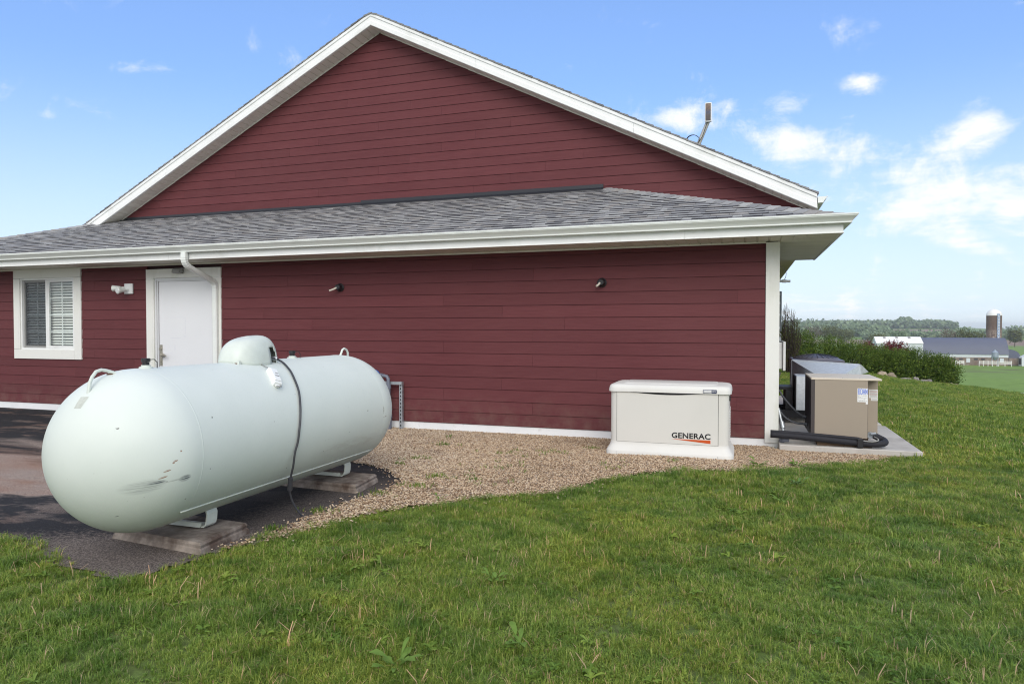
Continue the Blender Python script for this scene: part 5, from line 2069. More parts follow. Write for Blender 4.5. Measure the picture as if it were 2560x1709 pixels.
# model badge on the lid lip
bz = GB + 0.697
b = MB(); b.bbox(-0.374, -0.244, GY0 - 0.030, GY0 - 0.006, bz - 0.017, bz + 0.017, 0.002); bd = b.build('badge', M_navy, gen)
b = MB(); b.box(-0.370, -0.294, GY0 - 0.0308, GY0 - 0.0302, bz - 0.013, bz + 0.013); b.build('badge_field', M_label, bd)
text('GUARDIAN', -0.366, -0.299, bz - 0.006, bz + 0.006, GY0 - 0.0310, M_navy, 'badge_text', bd, depth=0.0002)
text('22KW', -0.289, -0.250, bz - 0.007, bz + 0.007, GY0 - 0.0303, M_label, 'badge_text', bd, bold=0.01, depth=0.0002)
# latch and pressed louvres on the right end
b = MB(); b.bbox(GX1 - 0.002, GX1 + 0.012, GY0 + 0.06, GY0 + 0.14, GB + 0.60, GB + 0.65, 0.003); b.build('latch', M_black, gen)
for i in range(12):
    for j in range(4):
        z = GB + 0.20 + i * 0.026
        yy = GY0 + 0.08 + j * 0.12
        b = MB(); b.prism([(GX1 - 0.001, z), (GX1 + 0.007, z + 0.003), (GX1 - 0.001, z + 0.016)], yy, yy + 0.10, 'Y')
        b.build('louvre', M_gen, gen)

# ------------------------------------------------------------------ concrete pads
M_pad = mat('pad_concrete', (0.50, 0.47, 0.43), 0.85, var=0.10, vscale=2.2, bump=0.0015, bscale=60, dirt=(0.24, 0.21, 0.18), dscale=1.6, dlo=0.5, dhi=0.8)
b = MB(); b.bbox(PAD1[0], PAD1[1], PAD1[2], PAD1[3], -1.50, -1.305, 0.008)
tag(b.build('concrete_pad', M_pad, None), 'grey concrete pad under the tan condensing unit', 'concrete pad', 'concrete pads along the side wall')
b = MB(); b.bbox(PAD2[0], PAD2[1], PAD2[2], PAD2[3], -1.60, -1.318, 0.008)
tag(b.build('concrete_pad', M_pad, None), 'concrete pad under the galvanised duct, behind the tan unit', 'concrete pad', 'concrete pads along the side wall')

# ------------------------------------------------------------------ tan condensing unit
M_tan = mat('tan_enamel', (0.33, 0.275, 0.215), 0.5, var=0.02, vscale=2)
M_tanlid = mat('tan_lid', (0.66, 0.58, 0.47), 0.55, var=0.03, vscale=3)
M_coil = mat('condenser_fins', (0.030, 0.026, 0.026), 0.5, metal=0.3, bump=0.002, bscale=200, stretch=(1, 6, 1))
BX0, BX1, BX2, BY0, BY1, BZ0, BZ1 = 0.730, 1.298, 1.428, 8.30, 9.10, -1.215, -0.580
bu = thing('condensing_unit', (1.08, 8.7, BZ0), 'tan boxy condensing unit with a blue lettered sticker', 'condensing unit')
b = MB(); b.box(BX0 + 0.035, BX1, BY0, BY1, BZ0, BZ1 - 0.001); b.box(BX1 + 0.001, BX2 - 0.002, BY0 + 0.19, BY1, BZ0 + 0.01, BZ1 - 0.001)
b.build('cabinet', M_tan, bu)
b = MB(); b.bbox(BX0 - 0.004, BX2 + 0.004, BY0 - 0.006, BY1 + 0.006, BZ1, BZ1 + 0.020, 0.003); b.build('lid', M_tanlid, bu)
b = MB(); b.box(BX0, BX0 + 0.030, BY0 + 0.05, BY1 - 0.03, BZ0 + 0.05, BZ1 - 0.04); b.build('coil', M_coil, bu)
b = MB()
b.box(BX0 - 0.003, BX0 + 0.034, BY0 + 0.001, BY0 + 0.048, BZ0, BZ1 - 0.002); b.box(BX0 - 0.003, BX0 + 0.034, BY1 - 0.03, BY1, BZ0, BZ1 - 0.002)
b.box(BX0 - 0.003, BX0 + 0.034, BY0 + 0.049, BY1 - 0.031, BZ0, BZ0 + 0.05); b.box(BX0 - 0.003, BX0 + 0.034, BY0 + 0.049, BY1 - 0.031, BZ1 - 0.04, BZ1 - 0.002)
b.build('coil_frame', mat('coil_frame', (0.055, 0.045, 0.045), 0.5), bu)
b = MB(); b.box(BX1 - 0.0012, BX1 + 0.0006, BY0 - 0.0008, BY0 + 0.004, BZ0, BZ1 - 0.002); b.build('panel_edge', M_dark, bu)
M_bluep = mat('blue_print', (0.005, 0.10, 0.62), 0.4)
b = MB(); b.box(1.193, 1.297, BY0 - 0.0014, BY0 - 0.0004, -0.815, -0.665); b.box(1.276, 1.297, BY0 - 0.0014, BY0 - 0.0004, -0.838, -0.8152)
lb = b.build('sticker', M_label, bu)
def block_letters(word, x0, x1, z0, z1, y, w_):
    mb = MB()
    n_ = len(word)
    cw = (x1 - x0) / (n_ + (n_ - 1) * 0.22)
    for i_, ch_ in enumerate(word):
        a = x0 + i_ * cw * 1.22
        c_ = a + cw
        yy = (y - 0.0003, y)
        h_ = z1 - z0
        hb = w_ * 1.15
        if ch_ == 'N':
            mb.box(a, a + w_, *yy, z0, z1); mb.box(c_ - w_, c_, *yy, z0, z1)
            mb.hexa([(a + w_, yy[0], z1), (a + w_, yy[0], z1 - h_ * 0.35), (a + w_, yy[1], z1 - h_ * 0.35), (a + w_, yy[1], z1),
                     (c_ - w_, yy[0], z0 + h_ * 0.35), (c_ - w_, yy[0], z0), (c_ - w_, yy[1], z0), (c_ - w_, yy[1], z0 + h_ * 0.35)])
        elif ch_ == 'H':
            mb.box(a, a + w_, *yy, z0, z1); mb.box(c_ - w_, c_, *yy, z0, z1); mb.box(a + w_, c_ - w_, *yy, z0 + h_ * 0.42, z0 + h_ * 0.42 + hb)
        else:
            mb.box(a, a + w_, *yy, z0, z1)
            mb.box(a + w_, c_ - w_, *yy, z0, z0 + hb); mb.box(a + w_, c_ - w_, *yy, z1 - hb, z1)
            if ch_ == 'B':
                mb.box(a + w_, c_ - w_, *yy, z0 + h_ * 0.44, z0 + h_ * 0.44 + hb)
                mb.box(c_ - w_, c_, *yy, z0 + hb * 0.4, z0 + h_ * 0.45); mb.box(c_ - w_, c_, *yy, z0 + h_ * 0.55, z1 - hb * 0.4)
            else:
                mb.box(c_ - w_, c_, *yy, z0 + hb * 0.3, z1 - hb * 0.3)
    return mb


block_letters('BOHN', 1.199, 1.292, -0.730, -0.671, BY0 - 0.0016, 0.0052).build('lettering', M_bluep, lb)
b = MB()
r5 = random.Random(3)
for i, z in enumerate((-0.742, -0.752, -0.763, -0.773, -0.784, -0.796, -0.806)):
    x_ = 1.198
    while x_ < 1.288:
        w = r5.uniform(0.006, 0.02)
        if r5.random() < 0.8:
            b.box(x_, min(x_ + w, 1.291), BY0 - 0.0018, BY0 - 0.0015, z - 0.0018, z + 0.0018)
        x_ += w + 0.003
b.build('fine_print', M_grey, lb)
b = MB(); b.box(1.338, 1.424, BY0 + 0.1885, BY0 + 0.1895, -0.785, -0.690); b.box(1.357, 1.424, BY0 + 0.1885, BY0 + 0.1895, -0.815, -0.7865)
l2_ = b.build('sticker', M_label, bu)
b = MB()
for i, z in enumerate((-0.700, -0.708, -0.722, -0.730, -0.738, -0.752, -0.760, -0.768, -0.776, -0.797, -0.806)):
    b.box(1.344 if i < 9 else 1.362, 1.418, BY0 + 0.1880, BY0 + 0.1884, z - 0.0016, z + 0.0016)
b.build('fine_print', M_grey, l2_)
b = MB(); b.box(1.342, 1.421, BY0 + 0.1878, BY0 + 0.1882, -0.716, -0.712); b.box(1.342, 1.421, BY0 + 0.1878, BY0 + 0.1882, -0.747, -0.743); b.build('red_rule', mat('red_print', (0.5, 0.03, 0.03), 0.5), l2_)
for (x_) in (0.86, 1.05, 1.22):
    b = MB(); b.lathe([(0, 0.004), (0.004, 0.003), (0.005, 0)], (x_, BY0 + 0.04, BZ1 + 0.020), 'Z', 8); b.build('screw', M_grey, bu)
b = MB(); b.lathe([(0, -0.02), (0.035, -0.02), (0.038, 0), (0.035, 0.02), (0, 0.02)], (1.335, BY0 + 0.08, BZ0 + 0.03), 'Y', 16)
b.tube([(1.335, BY0 + 0.03, BZ0 + 0.05), (1.385, BY0 + 0.02, BZ0 + 0.06)], 0.016, 10); b.build('service_valve', M_galv, bu, smooth=True, angle=35)
# timber bearers
M_wood = mat('weathered_timber', (0.12, 0.075, 0.045), 0.85, var=0.35, vscale=18, stretch=(0.3, 2, 4))
b = MB(); b.bbox(0.785, 1.060, 8.235, 8.72, -1.303, -1.262, 0.003); b.bbox(1.064, 1.335, 8.235, 8.74, -1.303, -1.264, 0.003); b.box(0.79, 1.33, 8.76, 9.08, -1.303, -1.2155)
b.box(0.82, 1.32, 8.40, 8.60, -1.262, -1.216)
tag(b.build('timber_bearers', M_wood, None), 'weathered flat timbers under the tan condensing unit', 'timber')

# insulated refrigerant line
M_foam = mat('pipe_foam', (0.016, 0.016, 0.022), 0.75, bump=0.001, bscale=120)
ln_ = thing('insulated_pipe', (0.9, 8.2, -1.3), 'thick black foam insulated pipe running along the front of the tan unit', 'pipe')
pz = [Vector((0.30, 8.215, -1.205)), Vector((0.6, 8.21, -1.215)), Vector((1.0, 8.20, -1.238)), Vector((1.25, 8.195, -1.252)), Vector((1.38, 8.20, -1.253)), Vector((1.455, 8.25, -1.245)), Vector((1.465, 8.33, -1.232)), Vector((1.42, 8.37, -1.21)), Vector((1.37, 8.385, -1.185))]
b = MB(); b.tube(spline(pz), 0.035, 14); b.build('foam_sleeve', M_foam, ln_, smooth=True)
pz2 = [Vector((0.30, 8.225, -1.172)), Vector((0.6, 8.215, -1.178)), Vector((1.0, 8.20, -1.195)), Vector((1.2, 8.19, -1.205))]
b = MB(); b.tube(spline(pz2), 0.018, 10); b.build('small_line', M_foam, ln_, smooth=True)
b = MB(); b.tube(spline([Vector((1.2, 8.165, -1.215)), Vector((1.3, 8.16, -1.225)), Vector((1.37, 8.165, -1.215)), Vector((1.385, 8.20, -1.20)), Vector((1.36, 8.30, -1.19))]), 0.007, 8); b.build('copper_line', M_grey, ln_, smooth=True)
b = MB(); b.bbox(1.176, 1.236, 8.148, 8.245, -1.298, -1.200, 0.006); b.build('strap', M_black, ln_)

# galvanised duct behind
M_duct = mat('galvanised_duct', (0.62, 0.66, 0.70), 0.5, metal=0.25, var=0.12, vscale=22)
dt = thing('galvanised_duct', (1.1, 10.8, -1.3), 'large tapered galvanised duct behind the tan unit', 'duct')
R0 = [(0.69, 10.95, -0.485), (1.545, 10.55, -0.517), (1.555, 10.55, -1.10), (0.675, 10.95, -1.12)]
F0 = [(0.92, 10.15, -0.625), (1.28, 10.02, -0.625), (1.28, 10.02, -1.05), (0.92, 10.15, -1.05)]
b = MB(); b.add(R0 + F0, [(0, 1, 5, 4), (1, 2, 6, 5), (2, 3, 7, 6), (3, 0, 4, 7), (4, 5, 6, 7)])
R1 = [(p[0] + 0.02, p[1] + 0.25, p[2]) for p in R0]
b.add(R0 + R1, [(0, 4, 5, 1), (1, 5, 6, 2), (2, 6, 7, 3), (3, 7, 4, 0), (4, 7, 6, 5)])
b.build('tapered_hood', M_duct, dt)
b = MB(); b.tube([R0[0], R0[1]], 0.009, 6); b.tube([R0[1], R0[2]], 0.007, 6); b.tube([R0[0], R0[3]], 0.009, 6); b.tube([R0[0], F0[0]], 0.0035, 5); b.tube([R0[1], F0[1]], 0.0035, 5); b.build('flange', M_duct, dt)
b = MB(); b.add([(1.56, 10.56, -0.515), (1.665, 10.62, -0.62), (1.56, 10.62, -0.66), (1.58, 10.9, -0.515), (1.665, 10.9, -0.62), (1.56, 10.9, -0.66)], [(0, 1, 2), (3, 5, 4), (0, 3, 4, 1), (1, 4, 5, 2), (2, 5, 3, 0)])
b.build('side_hood', M_duct, dt)
b = MB(); b.bbox(0.685, 0.90, 9.95, 10.45, -1.115, -0.655, 0.004); b.build('branch_duct', M_duct, dt)
b = MB(); b.box(0.672, 0.684, 9.945, 10.45, -1.11, -0.67); b.build('duct_gap', M_dark, dt)
b = MB(); b.box(0.42, 1.5, 10.0, 10.06, -1.225, -1.125); b.box(0.42, 1.5, 10.8, 10.86, -1.225, -1.135)
b.box(0.50, 0.55, 10.0, 10.05, -1.318, -1.225); b.box(1.40, 1.45, 10.0, 10.05, -1.318, -1.225); b.box(0.50, 0.55, 10.8, 10.85, -1.318, -1.225); b.box(1.40, 1.45, 10.8, 10.85, -1.318, -1.225)
b.box(0.56, 0.64, 10.1, 10.7, -1.124, -0.86); b.box(0.44, 0.66, 10.15, 10.6, -0.86, -0.82)
b.build('steel_stand', M_black, dt)

# black condenser with a domed fan guard
M_cond = mat('dark_condenser', (0.028, 0.026, 0.030), 0.45, metal=0.2)
M_guard = mat('fan_guard', (0.13, 0.125, 0.155), 0.45, metal=0.2)
ac = thing('air_conditioner', (1.08, 11.75, -1.318), 'dark air conditioner with a domed fan guard behind the duct', 'air conditioner')
AX0, AX1, AY0, AY1 = 0.735, 1.43, 11.25, 12.1
b = MB(); b.bbox(AX0, AX1, AY0, AY1, -1.318, -0.535, 0.03); b.build('cabinet', M_cond, ac)
for i in range(26):
    b = MB(); z = -1.27 + i * 0.0275
    b.box(AX0 - 0.006, AX0 - 0.0005, AY0 + 0.05, AY1 - 0.05, z, z + 0.012); b.box(AX0 + 0.05, AX1 - 0.05, AY0 - 0.006, AY0 - 0.0005, z, z + 0.012); b.build('louvre', M_cond, ac)
b = MB(); b.bbox(AX0 - 0.012, AX1 + 0.012, AY0 - 0.012, AY1 + 0.012, -0.534, -0.488, 0.012); b.build('top_rim', M_guard, ac)
b = MB(); b.lathe([(0.33, -0.001), (0.33, 0.012), (0.31, 0.020), (0.20, 0.052), (0.10, 0.066), (0.0005, 0.070)], ((AX0 + AX1) / 2, (AY0 + AY1) / 2, -0.487), 'Z', 28)
b.build('fan_guard', M_guard, ac, smooth=True)
for i in range(24):
    a = i / 24 * 2 * math.pi
    b = MB(); cx_, cy__ = (AX0 + AX1) / 2, (AY0 + AY1) / 2
    b.tube([(cx_ + r_ * math.cos(a), cy__ + r_ * math.sin(a), -0.482 + h_) for (r_, h_) in ((0.32, 0.018), (0.20, 0.054), (0.05, 0.071))], 0.004, 5); b.build('guard_wire', M_cond, ac)

# boxes and pipes on the side wall
M_panel = mat('grey_panel', (0.12, 0.14, 0.15), 0.5, metal=0.2, var=0.1, vscale=20)
ep = thing('electrical_panel', (0.42, 10.1, -0.06), 'narrow grey electrical panel on the side wall behind the corner post', 'electrical panel')
b = MB(); b.bbox(XR, 0.498, 10.02, 10.42, -0.055, 0.495, 0.006); b.build('box', M_panel, ep)
for z in (-0.02, 0.16, 0.32, 0.44):
    b = MB(); b.box(0.46, 0.478, 10.012, 10.0195, z, z + 0.03); b.build('hasp', M_galv, ep)
b = MB(); b.tube([(0.47, 10.0, -0.07), (0.452, 10.0, -0.10), (0.458, 10.0, -0.13), (0.485, 10.0, -0.13), (0.49, 10.0, -0.10), (0.47, 10.0, -0.07)], 0.005, 6); b.box(0.45, 0.492, 9.992, 10.008, -0.185, -0.135); b.build('padlock', M_galv, ep)
ub = thing('utility_box', (0.44, 9.6, -0.52), 'white utility box with a raised cover on the side wall, below the panel', 'utility box')
b = MB(); b.bbox(XR, 0.468, 9.12, 9.65, -0.515, -0.19, 0.005); b.build('box', M_white, ub)
b = MB(); b.bbox(0.470, 0.500, 9.08, 9.66, -0.535, -0.175, 0.004); b.build('cover', M_white, ub)
vp = thing('vent_pipe', (0.45, 9.6, 0.6), 'short white plastic vent pipe sticking out under the eave', 'pipe')
b = MB(); b.tube([(0.38, 9.6, 0.61), (0.58, 9.6, 0.602)], 0.017, 12); b.build('pipe', M_white, vp); b = MB(); b.tube([(0.48, 9.6, 0.606), (0.53, 9.6, 0.604)], 0.021, 12); b.build('coupling', M_white, vp)
b = MB(); b.tube(spline([Vector((0.50, 9.9, 0.62)), Vector((0.54, 9.95, 0.68)), Vector((0.545, 10.0, 0.76)), Vector((0.50, 10.0, 0.82)), Vector((0.40, 10.0, 0.84))]), 0.004, 6)
tag(b.build('loose_wire', M_grey, None), 'thin grey wire looping under the rear eave', 'wire')
b = MB(); b.bbox(XR, 0.455, 9.9, 10.0, 0.52, 0.80, 0.004)
tag(b.build('downpipe_bracket', M_panel, None), 'dark grey bracket box on the side wall under the eave', 'bracket')
M_flex = mat('flexible_conduit', (0.10, 0.105, 0.12), 0.5)
for (P, lab) in (([(0.38, 9.0, -0.73), (0.419, 9.0, -0.77), (0.495, 9.0, -0.883), (0.609, 8.98, -1.01), (0.70, 8.96, -1.075), (0.76, 8.95, -1.08)], 'upper grey flexible conduit curving from the wall to the tan unit'),
                 ([(0.38, 8.8, -0.94), (0.412, 8.8, -0.985), (0.494, 8.8, -1.084), (0.596, 8.79, -1.134), (0.698, 8.78, -1.145), (0.76, 8.78, -1.145)], 'lower grey flexible conduit curving low into the tan unit')):
    t = thing('flexible_conduit', (P[0][0], P[0][1], P[0][2]), lab, 'conduit', 'flexible conduits behind the corner post')
    b = MB(); b.tube(spline([Vector(p) for p in P]), 0.0125, 10); b.build('hose', M_flex, t, smooth=True)
    b = MB(); b.tube([(0.69, P[-1][1], P[-1][2] + .001), (0.728, P[-1][1], P[-1][2])], 0.019, 10); b.build('gland', M_flex, t)
t = thing('pipe_riser', (0.42, 8.5, -1.3), 'grey pipe fittings rising from the pad beside the corner post', 'pipe')
b = MB(); b.tube([(0.40, 8.6, -0.95), (0.435, 8.55, -1.12), (0.45, 8.5, -1.20)], 0.018, 10); b.tube([(0.435, 8.55, -1.10), (0.448, 8.52, -1.17)], 0.028, 12); b.build('riser', M_galv, t, smooth=True, angle=40)
b = MB(); b.bbox(0.40, 0.455, 8.28, 8.42, -1.302, -1.235, 0.01); b.tube([(0.43, 8.27, -1.265), (0.50, 8.27, -1.265)], 0.022, 12); b.build('elbow', M_pvcg, t)
t = thing('pole_light', (0.43, 11.0, -1.2), 'grey bell shaped bucket hanging by the side wall', 'bucket')
b = MB(); b.lathe([(0.0, 0), (0.045, 0), (0.055, 0.10), (0.075, 0.17), (0.078, 0.18), (0.0, 0.18)], (0.47, 11.05, -0.86), 'Z', 18); t2 = b.build('bucket', M_grey, t, smooth=True, angle=35)
t.name = 'hanging_bucket'; WORLD_LOC[t.name] = (0.43, 11.0, -1.2)

# ------------------------------------------------------------------ foliage
def leaf_mat(name, dark, mid, light, trans=0.25, nscale=1.5, rough=0.6):
    m = bpy.data.materials.new(name)
    m.use_nodes = True
    T = NT(m.node_tree)
    o = T.n('ShaderNodeOutputMaterial')
    b = T.n('ShaderNodeBsdfPrincipled')
    b.inputs['Roughness'].default_value = rough
    b.inputs['Specular IOR Level'].default_value = 0.25
    geo = T.n('ShaderNodeNewGeometry')
    f = T.math('ADD', T.math('MULTIPLY', geo.outputs['Random Per Island'], 0.6), T.math('MULTIPLY', T.noise(geo.outputs['Position'], nscale, 3), 0.4))
    c = T.ramp(f, [(0.2, dark), (0.5, mid), (0.85, light)])
    T.L.new(c, b.inputs['Base Color'])
    tr = T.n('ShaderNodeBsdfTranslucent')
    T.L.new(c, tr.inputs[0])
    mx = T.n('ShaderNodeMixShader')
    mx.inputs[0].default_value = trans
    T.L.new(b.outputs[0], mx.inputs[1]); T.L.new(tr.outputs[0], mx.inputs[2]); T.L.new(mx.outputs[0], o.inputs[0])
    return m


M_bark = mat('bark', (0.10, 0.08, 0.06), 0.95, var=0.3, vscale=8)
M_barkd = mat('dark_bark', (0.045, 0.032, 0.032), 0.95, var=0.3, vscale=20)
M_yew = leaf_mat('yew_needles', (0.038, 0.074, 0.012), (0.082, 0.145, 0.020), (0.23, 0.31, 0.05))
M_barb = leaf_mat('barberry_leaves', (0.08, 0.012, 0.018), (0.16, 0.028, 0.035), (0.26, 0.06, 0.06))
M_olive = leaf_mat('young_olive_leaves', (0.045, 0.050, 0.012), (0.085, 0.095, 0.018), (0.15, 0.16, 0.03))
M_spring = leaf_mat('spring_leaves', (0.07, 0.08, 0.025), (0.12, 0.135, 0.04), (0.20, 0.22, 0.07), nscale=0.4)
M_blossom = leaf_mat('brownish_spring_leaves', (0.10, 0.085, 0.06), (0.16, 0.14, 0.10), (0.30, 0.26, 0.2), nscale=0.4)
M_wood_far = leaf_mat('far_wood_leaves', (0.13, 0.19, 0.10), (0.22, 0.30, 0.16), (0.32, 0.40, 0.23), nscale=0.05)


def leaves_mesh(P, D, size, aspect=0.5, jitter=0.3, seed=0):
    """quads at P (n,3) pointing along D (n,3)"""
    r = np.random.default_rng(seed)
    n = len(P)
    D = D / (np.linalg.norm(D, axis=1, keepdims=True) + 1e-9)
    S = np.cross(D, r.normal(size=(n, 3)))
    S /= (np.linalg.norm(S, axis=1, keepdims=True) + 1e-9)
    L = size * r.uniform(0.6, 1.3, (n, 1))
    Wd = L * aspect * 0.5
    a = P
    b = P + D * L * 0.5 + S * Wd
    c = P + D * L
    d = P + D * L * 0.5 - S * Wd
    V = np.stack([a, b, c, d], 1).reshape(-1, 3)
    F = np.arange(4 * n).reshape(n, 4)
    return V, F


def np_obj(name, V, F, material, parent=None, origin=None):
    if origin is None:
        origin = (V.min(0) + V.max(0)) / 2
    origin = np.array(origin, float)
    me = bpy.data.meshes.new(name)
    me.from_pydata((V - origin).tolist(), [], F.tolist())
    me.materials.append(material)
    me.update()
    o = bpy.data.objects.new(name, me)
    COL.objects.link(o)
    place(o, origin, parent)
    return o


def shrub(name, label, x, y, rx, ry, h, material, seed, group, sprigs=420, per=12, leaf=0.055, cat='shrub'):
    r = np.random.default_rng(seed)
    z0 = gz(x, y)
    t = thing(name, (x, y, z0), label, cat, group)
    # sprigs spring from a lumpy mound, pointing out and up
    a = r.uniform(0, 2 * np.pi, sprigs)
    u = r.uniform(0.03, 1, sprigs) ** 0.75
    el = np.arcsin(u)
    lump = 1 + 0.16 * np.sin(a * 3 + seed) * np.cos(el * 4 + seed) + 0.10 * np.sin(a * 7 + seed * 2)
    base = np.stack([x + rx * np.cos(el) * np.cos(a) * lump * 0.86, y + ry * np.cos(el) * np.sin(a) * lump * 0.86, z0 + 0.02 + h * 0.86 * np.sin(el) ** 0.8 * (0.9 + 0.1 * lump)], 1)
    dirn = np.stack([np.cos(el) * np.cos(a) * 0.8, np.cos(el) * np.sin(a) * 0.8, 0.35 + np.sin(el)], 1)
    dirn += r.normal(0, 0.25, dirn.shape)
    dirn /= np.linalg.norm(dirn, axis=1, keepdims=True)
    ln = h * r.uniform(0.12, 0.26, (sprigs, 1))
    k = np.tile(np.linspace(-0.25, 1, per), sprigs)
    B = np.repeat(base, per, 0)
    Dn = np.repeat(dirn, per, 0)
    P = B + Dn * np.repeat(ln, per, 0) * k[:, None] + r.normal(0, leaf * 0.35, B.shape)
    D = Dn * 0.8 + r.normal(0, 0.6, Dn.shape)
    V, F = leaves_mesh(P, D, leaf, 0.5, seed=seed)
    # inner leaves closing the body
    n2 = sprigs * 4
    a2 = r.uniform(0, 2 * np.pi, n2)
    e2 = np.arcsin(r.uniform(0, 1, n2))
    rr2 = r.uniform(0.55, 0.88, n2)
    P2 = np.stack([x + rx * rr2 * np.cos(e2) * np.cos(a2), y + ry * rr2 * np.cos(e2) * np.sin(a2), z0 + h * rr2 * np.sin(e2)], 1)
    V2, F2 = leaves_mesh(P2, r.normal(size=P2.shape), leaf * 1.7, 0.8, seed=seed + 1)
    f = np_obj('foliage', np.concatenate([V, V2]), np.concatenate([F, F2 + len(V)]), material, t)
    b = MB()
    for i in range(6):
        an = i * 1.05 + seed
        b.tube([(x + 0.05 * math.cos(an), y + 0.05 * math.sin(an), z0 - 0.03), (x + rx * 0.3 * math.cos(an), y + ry * 0.3 * math.sin(an), z0 + h * 0.35), (x + rx * 0.55 * math.cos(an), y + ry * 0.55 * math.sin(an), z0 + h * 0.65)], [0.03, 0.02, 0.008], 6)
    b.build('stem', M_barkd, t)
    return t


HG = 'clipped green shrubs in the planted border'
SH = [(1.75, 33.0, 0.75, 0.7, 1.62, 'green shrub behind the black tree trunk, at the wall end of the border'),
      (2.65, 33.3, 0.8, 0.7, 1.55, 'feathery green shrub above the left side of the domed fan guard'),
      (3.75, 33.6, 0.85, 0.75, 1.45, 'green shrub straight above the galvanised duct'),
      (4.75, 33.8, 0.85, 0.75, 1.40, 'green shrub between the duct hood and the tan unit corner'),
      (5.7, 34.1, 0.8, 0.75, 1.30, 'green shrub above the two pale boulders'),
      (6.35, 34.1, 0.75, 0.7, 1.22, 'green shrub in front of the dark red barberry'),
      (7.15, 34.5, 0.85, 0.75, 1.42, 'bushy green shrub right of the red barberry, with tall sprigs'),
      (7.95, 34.55, 0.75, 0.7, 1.30, 'green shrub second from the field end of the border'),
      (8.45, 34.75, 0.62, 0.65, 1.28, 'rounded green shrub at the field end of the border')]
for i, (x, y, rx, ry, h, lab) in enumerate(SH):
    # the shrub tops run level while the ground falls away
    shrub('green_shrub', lab, x, y, rx, ry, h, M_yew, 40 + i, HG)
shrub('red_barberry', 'dark red leaved barberry rising behind the green border', 6.65, 35.9, 0.85, 0.6, 1.58, M_barb, 61, 'dark red barberries in the border', 620, 12, 0.07)
shrub('red_barberry', 'small tuft of dark red barberry in front of the white barn corner', 5.6, 36.0, 0.5, 0.45, 1.46, M_barb, 62, 'dark red barberries in the border', 380, 10, 0.065)
shrub('red_barberry', 'low patch of dark red barberry between two green shrubs, right of the tall one', 7.35, 36.0, 0.45, 0.4, 1.32, M_barb, 63, 'dark red barberries in the border', 300, 10, 0.065)


def tree(name, label, x, y, h, w, seed, leafm, group=None, leaf=0.5, nleaf=1400, trunk_h=0.25, limbs=9, bark=M_bark, sparse=0.35, cat='tree'):
    r = np.random.default_rng(seed)
    z0 = gz(x, y)
    t = thing(name, (x, y, z0), label, cat, group)
    b = MB()
    tr_ = h * 0.022
    top = Vector((x + r.uniform(-.03, .03) * h, y, z0 + h * 0.72))
    b.tube([(x, y, z0 - 0.2), (x + 0.01 * h, y, z0 + h * trunk_h), tuple(top)], [tr_ * 1.3, tr_, tr_ * 0.3], 7)
    ends = [top]
    for i in range(limbs):
        f = trunk_h + (0.62 - trunk_h) * i / limbs
        s = Vector((x, y, z0)).lerp(top, f / 0.72)
        a = i * 2.4 + seed
        reach = w * 0.5 * r.uniform(0.6, 0.95)
        e = s + Vector((math.cos(a) * reach, math.sin(a) * reach, h * r.uniform(0.18, 0.36)))
        m_ = s.lerp(e, 0.5) + Vector((0, 0, -h * 0.03))
        b.tube([s, m_, e], [tr_ * 0.5, tr_ * 0.32, tr_ * 0.1], 5)
        ends += [e, m_.lerp(e, 0.5)]
        for k in range(3):
            a2 = a + r.uniform(-1, 1)
            e2 = m_ + Vector((math.cos(a2) * reach * 0.5, math.sin(a2) * reach * 0.5, h * r.uniform(0.08, 0.22)))
            b.tube([m_, e2], [tr_ * 0.25, tr_ * 0.08], 4)
            ends.append(e2)
    b.build('trunk', bark, t)
    E = np.array([tuple(p) for p in ends])
    idx = r.integers(0, len(E), nleaf)
    spread = np.array([w, w, h * 0.75]) * 0.095
    P = E[idx] + r.normal(0, 1, (nleaf, 3)) * spread
    # fill of the crown as a loose ellipsoid
    n2 = int(nleaf * sparse)
    a = r.normal(size=(n2, 3)); a /= np.linalg.norm(a, axis=1, keepdims=True)
    rad_ = r.uniform(0.3, 1, (n2, 1)) ** 0.5
    C = np.array([x, y, z0 + h * 0.62])
    P2 = C + a * rad_ * np.array([w * 0.5, w * 0.5, h * 0.36])
    P = np.concatenate([P, P2])
    V, F = leaves_mesh(P, r.normal(size=P.shape), leaf, 0.8, seed=seed)
    np_obj('crown', V, F, leafm, t)
    return t


